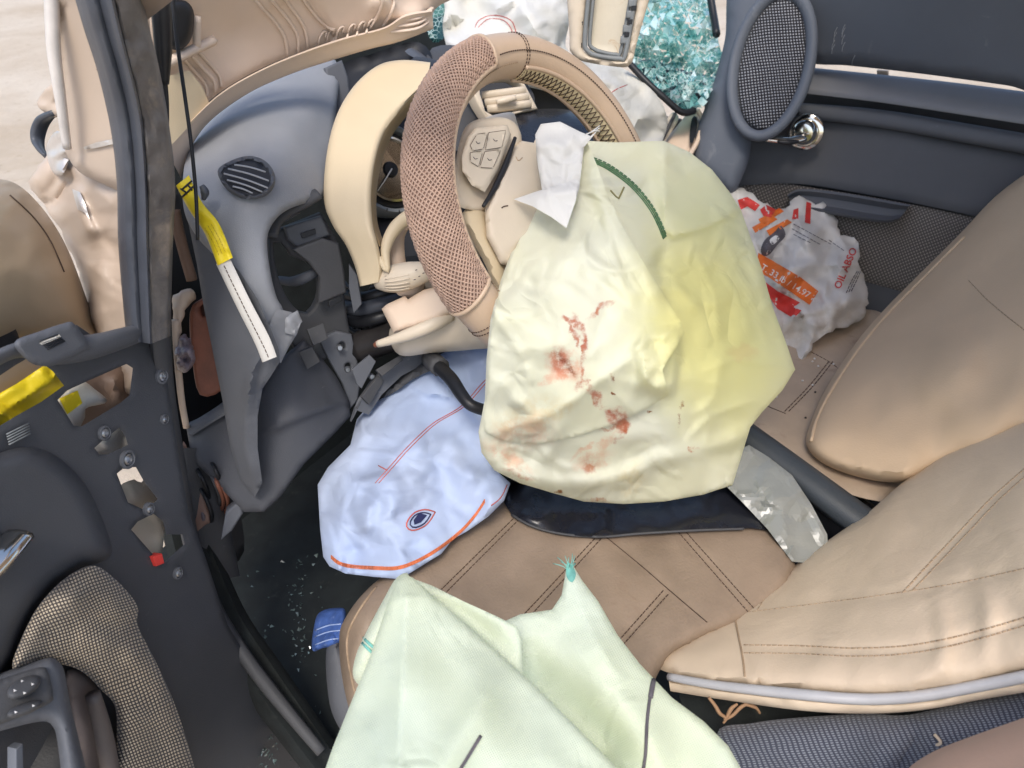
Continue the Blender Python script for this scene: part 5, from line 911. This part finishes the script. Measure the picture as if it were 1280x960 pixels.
patch('dark_underside', [(850, 862), (960, 878), (1080, 886), (1200, 872), (1360, 840), (1360, 900), (1200, 905), (1000, 925), (900, 930)], [(850, 862, .84), (1080, 886, .74), (1350, 845, .66), (900, 925, .80), (1200, 900, .72)], CARPET, dst, 10, .0, 12, .02, .01)
sf = patch('side_fabric', [(896, 918), (940, 904), (1000, 897), (1080, 892), (1130, 894), (1180, 884), (1240, 872), (1370, 840), (1370, 960), (1200, 1010), (1000, 1030), (930, 1000)], [(900, 918, .74), (1080, 893, .705), (1360, 845, .64), (1300, 960, .60), (1000, 1010, .66)], STRIPE, dst, 8, .02, 30, .04, .004, folds=[('r', [(1120, 900), (1100, 940), (1080, 990)], 20, .008, 3), ('c', [(1150, 885), (1140, 930), (1110, 980)], 10, -.01, 3)])
tube('loose_stitch', [(1168, 918, .64), (1176, 928, .635), (1170, 932, .638), (1184, 926, .637)], .0014, SEATC, dst, 14, 5)
patch('lower_cover', [(1100, 1010), (1130, 966), (1162, 942), (1210, 922), (1300, 890), (1380, 860), (1380, 1030), (1110, 1030)], [(1110, 1000, .56), (1210, 922, .58), (1370, 865, .54), (1300, 1000, .48)], SKIN, dst, 9, .03, 40, .04, .006)

wrp = patch('plastic_wrapper', [(900, 600), (912, 570), (936, 556), (962, 572), (990, 594), (1014, 630), (1034, 668), (1036, 692), (1010, 704), (990, 702), (960, 662), (930, 630)], [(900, 600, .99), (934, 560, 1.03), (1034, 680, .945), (1000, 704, .925), (975, 630, .965)], FOIL, None, 5, .002, 6, .003, .0015, smooth=False, fac=[(.010, 34, 4), (.005, 15, 2)]); wrp.data.polygons.foreach_set('use_smooth', [False] * len(wrp.data.polygons))
tag(wrp, 'crinkled silver plastic wrapper tucked between driver seat and handbrake', 'wrapper')
pch = thing('black_pouch', 'flat black vinyl pouch trapped under the yellow airbag on the driver seat', 'pouch', P(760, 670, .94))
po = patch('pouch', [(630, 628), (636, 600), (700, 580), (800, 570), (900, 570), (930, 606), (952, 640), (968, 664), (940, 660), (870, 663), (800, 668), (757, 672), (700, 668), (664, 658), (640, 644)], None, POUCH, pch, 5, .002, 5, .0, .002, smooth=False, fn=lambda q: bagd(q, dc) - .010, folds=[('r', [(650, 640), (672, 650), (690, 640)], 9, .008, 4), ('c', [(664, 622), (672, 636), (690, 640), (760, 640)], 7, .008, 5), ('c', [(756, 634), (757, 672)], 6, .008, 9), ('r', [(780, 650), (850, 646), (920, 640)], 14, .006, 4)], fac=[(.005, 40, 3), (.002, 18, 4)])
seam(po, 'piping', [(634, 640), (664, 657), (700, 667), (750, 671), (800, 667), (870, 663), (930, 661)], GREYD, pch, .0017, .0004); 


# ---------------------------------------------------------------- sack of absorbent
sack = thing('absorbent_sack', 'crumpled white woven sack of oil absorbent with orange band on the passenger seat', 'sack', P(1010, 440, 1.4))
sk = patch('sack', jag([(908, 250), (916, 236), (930, 236), (950, 250), (972, 262), (984, 258), (990, 248), (1004, 246), (1016, 254), (1030, 254), (1044, 272), (1050, 292), (1066, 296), (1076, 312), (1074, 330), (1083, 352), (1083, 388), (1070, 404), (1044, 412), (1022, 424), (1006, 446), (992, 452), (976, 440), (958, 400), (940, 350), (924, 300)], 2.2, 6, 4),
      [(910, 245, 1.5), (990, 250, 1.46), (1076, 315, 1.45), (1083, 380, 1.40), (1010, 440, 1.30), (960, 400, 1.33), (930, 310, 1.40), (1010, 340, 1.36)], BAGW, sack, 3.5, .005, 7, .05, .002, smooth=False,
      folds=[('r', [(996, 262), (1000, 290), (1030, 320), (1066, 340)], 10, .02, 5), ('s', [(990, 262), (970, 300), (950, 330)], 24, .02, 5), ('r', [(920, 244), (950, 262), (974, 270)], 8, .018, 5), ('c', [(1024, 412), (1000, 396), (990, 370)], 8, .014, 5), ('r', [(1024, 384), (1050, 372), (1078, 376)], 12, .012, 4), ('r', [(1046, 290), (1056, 306), (1070, 312)], 5, .012, 5)], fac=[(.036, 38, 5), (.022, 19, 3), (.009, 10, 4)])
ob = [(948, 316), (966, 326), (1000, 346), (1023, 364), (1012, 381), (990, 366), (960, 346), (944, 338)]
decal(sk, 'orange_band', ob, ORANGEP, sack, 4, .0014); decal(sk, 'red_flash', [(956, 352), (972, 364), (1000, 378), (992, 384), (1002, 388), (992, 398), (972, 386), (962, 372)], REDP, sack, 4, .0014)
def line_txt(txt, a, b, h, m_, nm, bold=.0):
    a, b = np.array(a, float), np.array(b, float); u = (b - a) / np.linalg.norm(b - a); nrm = np.array([u[1], -u[0]])
    return lettering(sk, nm, txt, a, u * h, nrm * h, m_, sack, .0026, bold)
line_txt('T. 33 lb / 14.97 k', (950, 336), (1012, 374), 8.2, WHITEP, 'printed_text', .01)
line_txt('OIL ABSO', (1050, 362), (1068, 320), 9.0, REDP, 'printed_text', .02)
for i, (a, b) in enumerate((((992, 280), (1040, 306)), ((990, 286), (1026, 306)), ((992, 293), (1014, 304)), ((1036, 300), (1056, 314)))): seam(sk, 'small_print', [a, b], GREYI, sack, .0007, .0008, dash=(3, 2))
for i in range(3): seam(sk, 'small_print', [(1058 + i * 3, 366 - i * 1), (1064 + i * 3, 352), (1072 + i * 2, 338)], GREYI, sack, .0008, .0008, dash=(3, 2))
decal(sk, 'red_letter', [(922, 250), (934, 246), (950, 256), (944, 264), (934, 258), (926, 262)], REDP, sack, 3, .0014); decal(sk, 'red_letter', [(950, 262), (958, 256), (970, 262), (964, 272), (954, 270)], REDP, sack, 3, .0014)
decal(sk, 'red_letter', [(992, 262), (998, 260), (998, 274), (990, 274)], REDP, sack, 3, .0014); decal(sk, 'red_letter', [(1008, 252), (1014, 254), (1013, 280), (1006, 278)], REDP, sack, 3, .0014)
for a in ((940, 284), (948, 274), (958, 288)): decal(sk, 'orange_stripe', [(a[0], a[1]), (a[0] + 26, a[1] - 14), (a[0] + 32, a[1] - 10), (a[0] + 4, a[1] + 7)], ORANGEP, sack, 3, .0013)
decal(sk, 'printed_picture', [(951, 312), (956, 300), (968, 290), (976, 282), (982, 294), (972, 306), (962, 318), (954, 320)], GREYI, sack, 3, .0018, True)
decal(sk, 'printed_picture_light', [(962, 300), (970, 294), (974, 298), (966, 306)], WHITEP, sack, 3, .0024, True)

# ---------------------------------------------------------------- denim, hose, shards
jn = thing('denim_cuff', 'rolled blue denim cuff lying on the floor beside the driver seat', 'denim', P(405, 810, 1.0))
dn_ = mat('blue_denim', (.05, .11, .34), .8, .25, 60, .8, 900, dirt=(.2, .28, .5), dirtamt=.06, dscale=80)
jc = patch('cuff', [(390, 812), (394, 776), (402, 764), (420, 760), (432, 764), (430, 796), (420, 806), (404, 810)], [(390, 810, 1.0), (402, 764, 1.03), (430, 780, .99)], dn_, jn, 3, .016, 12, .02, .003, fac=[(.006, 14, 3)])
for y in (782, 790, 800): seam(jc, 'stitching', [(394, y + 6), (410, y), (426, y - 2)], mat('pale_denim_thread', (.35, .45, .7), .7) if 'pale_denim_thread' not in bpy.data.materials else bpy.data.materials['pale_denim_thread'], jn, .0009, .0004)
hs = thing('black_hose', 'bent black rubber hose lying over the pale blue knee airbag', 'hose', P(580, 510, .95))
tube('hose', [(536, 444, 1.02), (548, 458, .98), (564, 474, .945), (576, 492, .925), (588, 506, .915), (606, 513, .92)], [.008, .0095, .0085, .0075, .0075], BLACK, hs, 36, 10)
tube('collar', [(538, 448, 1.01), (550, 459, .975)], .013, GREYD, hs, 6, 10)
patch('boot', [(468, 500), (490, 474), (520, 452), (545, 444), (552, 456), (520, 472), (490, 492)], [(468, 500, 1.05), (545, 444, 1.04), (500, 480, 1.04)], GREYD, hs, 6, .016, 12, .02, .006)
GLS = mat('pale_green_glass_crumb', (.12, .16, .15), .12, .3, 60, 0, spec=.8)
gs = []
for i in range(230):
    z = random.random()
    if z < .45: x, y = random.gauss(330, 9) + (random.random() - .5) * 6, random.uniform(880, 958); x += (y - 915) * .12
    elif z < .75: x, y = random.gauss(372, 9), random.uniform(700, 830)
    else: x, y = random.uniform(300, 410), random.uniform(680, 960)
    d_ = on(x, y, (0, 0, .275), (0, 0, 1)); d_ = min(d_, 1.3); c_ = P(x, y, d_ - .004); r_ = random.uniform(.0012, .0042)
    gs.append((np.array([c_ + np.array([random.uniform(-1, 1), random.uniform(-1, 1), random.uniform(-.6, 1)]) * r_ for _ in range(4)]), [(0, 1, 2), (0, 2, 3), (0, 3, 1), (1, 3, 2)]))
V, Fc = merge(gs); go = mk('glass_crumbs', V, Fc, GLS, None, smooth=False); go['kind'] = 'stuff'; tag(go, 'scattered crumbs of broken glass on the dark car floor', 'broken glass')

# ---------------------------------------------------------------- driver door, swung open
DA = P(205, 480, .84); DN = np.array((.30, -.93, .12)); DN /= np.linalg.norm(DN)
DOORG = mat('charcoal_door_plastic', (.060, .063, .071), .5, .1, 7, .5, 900, dirt=(.14, .14, .14), dirtamt=-.01, dscale=140)
dd = thing('driver_door_unit', 'stripped dark grey driver door with cut outs, switch pod and houndstooth pocket', 'car door', (.1, .5, .3))
def DP(x, y, off=0): return on(x, y, DA + DN * off, DN)
def dpl(pts, off=0): return [(x, y, DP(x, y, off)) for x, y in pts]
H = [[(-40, 492), (-4, 472), (20, 456), (34, 448), (48, 450), (66, 464), (80, 482), (52, 502), (20, 520), (-40, 556)], [(72, 500), (84, 488), (110, 476), (158, 455), (166, 460), (162, 494), (150, 504), (102, 533), (92, 532)], [(118, 560), (130, 549), (149, 535), (157, 546), (160, 556), (134, 568), (124, 568)], [(146, 592), (156, 584), (170, 584), (180, 602), (197, 624), (182, 638), (160, 628)], [(164, 662), (172, 652), (192, 642), (204, 652), (208, 668), (228, 668), (231, 680), (206, 702), (192, 694)]]
patch('door_panel', [(-60, 478), (0, 440), (80, 410), (96, 406), (116, 420), (150, 412), (196, 399), (206, 404), (208, 470), (222, 560), (236, 640), (258, 700), (284, 780), (338, 870), (425, 990), (420, 1040), (-80, 1040)], None, DOORG, dd, 6, .002, 4, .0, .02, holes=H, hs=False, smooth=False, fn=lambda q: np.array([DP(x, y) for x, y in q]))
strip('top_rail', [(-40, 458, DP(-40, 458, .02)), (20, 428, DP(20, 428, .02)), (112, 418, DP(112, 418, .02)), (150, 410, DP(150, 410, .02)), (200, 399, DP(200, 399, .012))], [(-40, 482, DP(-40, 482, .012)), (20, 448, DP(20, 448, .012)), (70, 456, DP(70, 456, .012)), (112, 450, DP(112, 452, .012)), (150, 438, DP(150, 438, .012)), (204, 416, DP(204, 416, .006))], GREYB, dd, 36, 10, .016, .02)
pd_ = patch('armrest_pad', [(18, 428), (50, 414), (80, 404), (92, 404), (112, 432), (104, 440), (70, 456), (56, 458), (36, 452)], dpl([(18, 428), (90, 404), (110, 434), (60, 458)], .034), GREYB, dd, 5, .006, 8, .012, .01)
for i in range(5): seam(pd_, 'vent_slot', [(50 + i * 2.4, 427 + i * 2.4), (72 + i * 2.2, 419 + i * 1.8)], BLACK, dd, .0008, .0005)
decal(pd_, 'white_scuff', [(49, 429), (58, 424), (74, 418), (76, 421), (60, 428), (52, 431)], WHITEF, dd, 3, .0012)
for i in range(5):
    y = 536 + i * 3.2; tube('vent_rib', [(8 + i * .8, y + 7, DP(8, y + 7, .004)), (36 + i * .5, y - 7, DP(36, y - 7, .004))], .0008, GREYT, dd, 4, 4)
sb_ = patch('speaker_bulge', [(-40, 590), (0, 566), (36, 559), (70, 570), (104, 602), (126, 644), (140, 690), (122, 704), (96, 712), (60, 742), (30, 788), (10, 836), (-40, 880)], dpl([(-40, 590), (36, 559), (104, 602), (140, 690), (96, 712), (10, 836), (-40, 860)],   .006), DOORG, dd, 7, .03, 24, .006, .006)
# what shows behind the cut-outs
yt = patch('yellow_tape', [(-50, 520), (20, 480), (62, 452), (92, 480), (60, 505), (-50, 570)], dpl([(-50, 530), (62, 460), (90, 482), (-50, 560)], -.045), YELLOW, dd, 4, .002, 6, .002, .002, smooth=False, fac=[(.012, 26, 4)], folds=[('c', [(-40, 545), (20, 505), (66, 478)], 7, .010, 5), ('c', [(0, 520), (40, 496), (80, 486)], 5, -.006, 5)])
patch('inner_panel', [(-60, 460), (40, 430), (74, 440), (80, 476), (20, 492), (-60, 540)], dpl([(-60, 470), (70, 440), (-60, 530)], -.07), BEIGE, dd, 9, .004, 12, .004)
ws_ = patch('foam_piece', [(76, 492), (100, 476), (118, 486), (134, 502), (108, 510), (106, 522), (92, 540), (70, 510)], dpl([(76, 492), (134, 502), (92, 538)], -.04), WHITEF, dd, 5, .008, 10, .006)
decal(ws_, 'yellow_tape', [(74, 498), (97, 488), (103, 504), (84, 518)], YELLOW, dd, 4, .002)
patch('inner_panel', [(100, 480), (175, 445), (175, 500), (95, 545), (60, 520)], dpl([(100, 480), (175, 445), (95, 545)], -.075), mat('dusky_inner_metal', (.24, .17, .13), .5, .1), dd, 8, .004, 12, .004, folds=[('r', [(140, 465), (150, 505)], 8, .02, 5)])
patch('foam_piece', [(114, 566), (128, 548), (150, 532), (164, 552), (140, 574), (122, 574)], dpl([(114, 566), (150, 532), (140, 572)], -.034), WHITEF, dd, 4, .002, 6, .006, fac=[(.008, 14, 2)])
patch('foam_piece', jag([(146, 612), (168, 600), (176, 604), (186, 590), (200, 626), (184, 646), (164, 640)], 1.5, 6, 3), dpl([(150, 606), (184, 600), (184, 640)], -.034), IVORY, dd, 4, .002, 6, .006, smooth=False, fac=[(.006, 18, 2)])
patch('foam_piece', [(156, 660), (172, 644), (198, 632), (206, 660), (203, 690), (196, 706), (170, 692)], dpl([(160, 664), (200, 640), (194, 700)], -.03), IVORY, dd, 4, .003, 6, .006, smooth=False, fac=[(.006, 20, 4)])
slab('red_clip', [(191, 696), (203, 692), (206, 704), (196, 708)], DA + DN * .006, DN, .012, REDP, dd, bevel=.001)
for x, y, r_ in ((200, 470, .0075), (128, 541, .0065), (157, 574, .0085), (184, 636, .006), (220, 716, .006), (203, 524, .005)):
    c_ = P(x, y, DP(x, y)); bo = lathe('trim_screw', [(r_ * 1.2, 0), (r_ * 1.2, .004), (r_ * .9, .005), (r_ * .7, .002)], c_, DN, GREYB, dd, 18); lathe('screw_head', [(r_ * .7, .001), (r_ * .7, .004), (r_ * .45, .005), (r_ * .4, .003), (r_ * .1, .003)], c_, DN, STEEL, bo, 14)
tube('chrome_pull', [(-30, 725, DP(-30, 725, .05)), (0, 694, DP(0, 694, .05)), (24, 668, DP(24, 668, .045))], [.015, .015, .013], CHROME, dd, 12, 10, flat=.45)
pk = patch('fabric_pocket', [(16, 836), (26, 800), (48, 758), (80, 724), (116, 707), (144, 724), (166, 748), (173, 764), (172, 782), (196, 830), (222, 890), (246, 970), (258, 1020), (146, 1020), (146, 930), (144, 884), (126, 862), (106, 842), (84, 832), (50, 828)], dpl([(16, 836), (80, 724), (116, 707), (172, 770), (246, 970), (146, 1000), (100, 840)], .03), HOUND, dd, 6, .02, 26, .01, .003, folds=[('r', [(60, 760), (110, 748), (168, 770)], 14, .012, 4), ('c', [(100, 745), (140, 756), (170, 758)], 8, -.008, 5), ('r', [(90, 800), (150, 810), (190, 850)], 20, .010, 3), ('r', [(160, 860), (170, 920), (190, 990)], 18, .010, 3)], nzs=[(.004, 60, 30, 'n')])
pkd = lambda x, y, o_: (x, y, DP(x, y, o_))
tube('pocket_rod', [pkd(116, 868, .035), pkd(130, 920, .035), pkd(142, 990, .035)], [.007, .009, .009], mat('grey_brown_plastic', (.10, .085, .08), .5, .1), dd, 16, 8)
patch('pocket_inside', [(84, 838), (110, 846), (130, 880), (144, 960), (146, 1010), (104, 1010), (98, 930), (88, 880)], dpl([(84, 838), (130, 880), (146, 1010), (104, 1010)], .012), mat('dark_taupe_felt', (.16, .13, .12), .9, .1), dd, 7, .006, 12, .004)  # pocket lining in one dark taupe base colour
sw = patch('switch_pod', [(-50, 862), (0, 842), (20, 835), (60, 822), (72, 826), (80, 838), (88, 880), (100, 930), (116, 1000), (120, 1040), (86, 1040), (78, 980), (72, 930), (66, 908), (50, 902), (0, 914), (-50, 930)], [(-40, 865, .62), (60, 822, .66), (85, 870, .665), (110, 1000, .64), (0, 900, .62), (75, 930, .65)], GREYB, dd, 5, .016, 16, .03, .01)
patch('switch_plate', [(-20, 860), (10, 846), (50, 834), (60, 840), (66, 868), (60, 880), (0, 906), (-20, 908)], [(-20, 860, .604), (55, 836, .636), (62, 878, .63), (0, 904, .60)], GREYD, sw, 5, .003, 5, .004, .004)
for cx_, cy_, rx_, ry_, d_ in ((30, 859, 21, 14, .606), (31, 886, 22, 9, .598)):
    e2 = [(cx_ + rx_ * math.cos(a) - ry_ * .25 * math.sin(a), cy_ + ry_ * math.sin(a) - rx_ * .30 * math.cos(a)) for a in np.linspace(0, 2 * math.pi, 20, endpoint=False)]
    kn = patch('switch_knob', e2, [(cx_ - 20, cy_, d_), (cx_ + 20, cy_, d_ + .012), (cx_, cy_ + 14, d_ - .002)], GREYD, sw, 3, .007, 9, .004, .01)
    for ax_, ay_ in (((-11, 4), (11, -4), (-2, -8), (1, 7)) if ry_ > 10 else ((-11, 4), (11, -4))): decal(kn, 'arrow_mark', [(cx_ + ax_ - 2, cy_ + ay_ - 1.5), (cx_ + ax_ + 2, cy_ + ay_), (cx_ + ax_ - 1.5, cy_ + ay_ + 2)], WHITEP, sw, 2, .0008)
patch('pod_well', [(-50, 930), (0, 914), (52, 902), (68, 912), (76, 960), (84, 1040), (-50, 1040)], [(-40, 930, .70), (60, 905, .72), (80, 1030, .68), (-40, 1030, .66)], BLACK, dd, 9, .0, 12, .02, .01)
slab('well_lever', [(20, 936), (29, 930), (31, 1000), (20, 1000)], P(25, 960, .64), DN, .01, mat('steel_grey_plastic', (.13, .14, .16), .4), dd, bevel=.001)
ds = patch('door_outer_skin', [(-50, 225), (0, 224), (24, 232), (46, 252), (66, 278), (84, 310), (100, 350), (114, 392), (120, 424), (100, 420), (80, 420), (0, 456), (-50, 480)], [(-40, 230, .72), (30, 236, .80), (84, 310, .84), (118, 420, .87), (0, 440, .74), (40, 340, .75)], mat('beige_door_paint', (.42, .32, .21), .4, .06, 5, .1, 300, coat=.3), dd, 7, .03, 34, .03, .006, nzs=[(.004, 90, 6, 'n')])
seam(ds, 'panel_joint', [(12, 244), (40, 270), (62, 300), (80, 340)], DARKT, dd, .0012, .0)
patch('dark_opening', [(-40, 350), (0, 372), (14, 400), (24, 428), (0, 440), (-40, 452)], [(-40, 360, .68), (14, 400, .715), (0, 440, .70)], BLACK, dd, 6, .0, 8, .004)
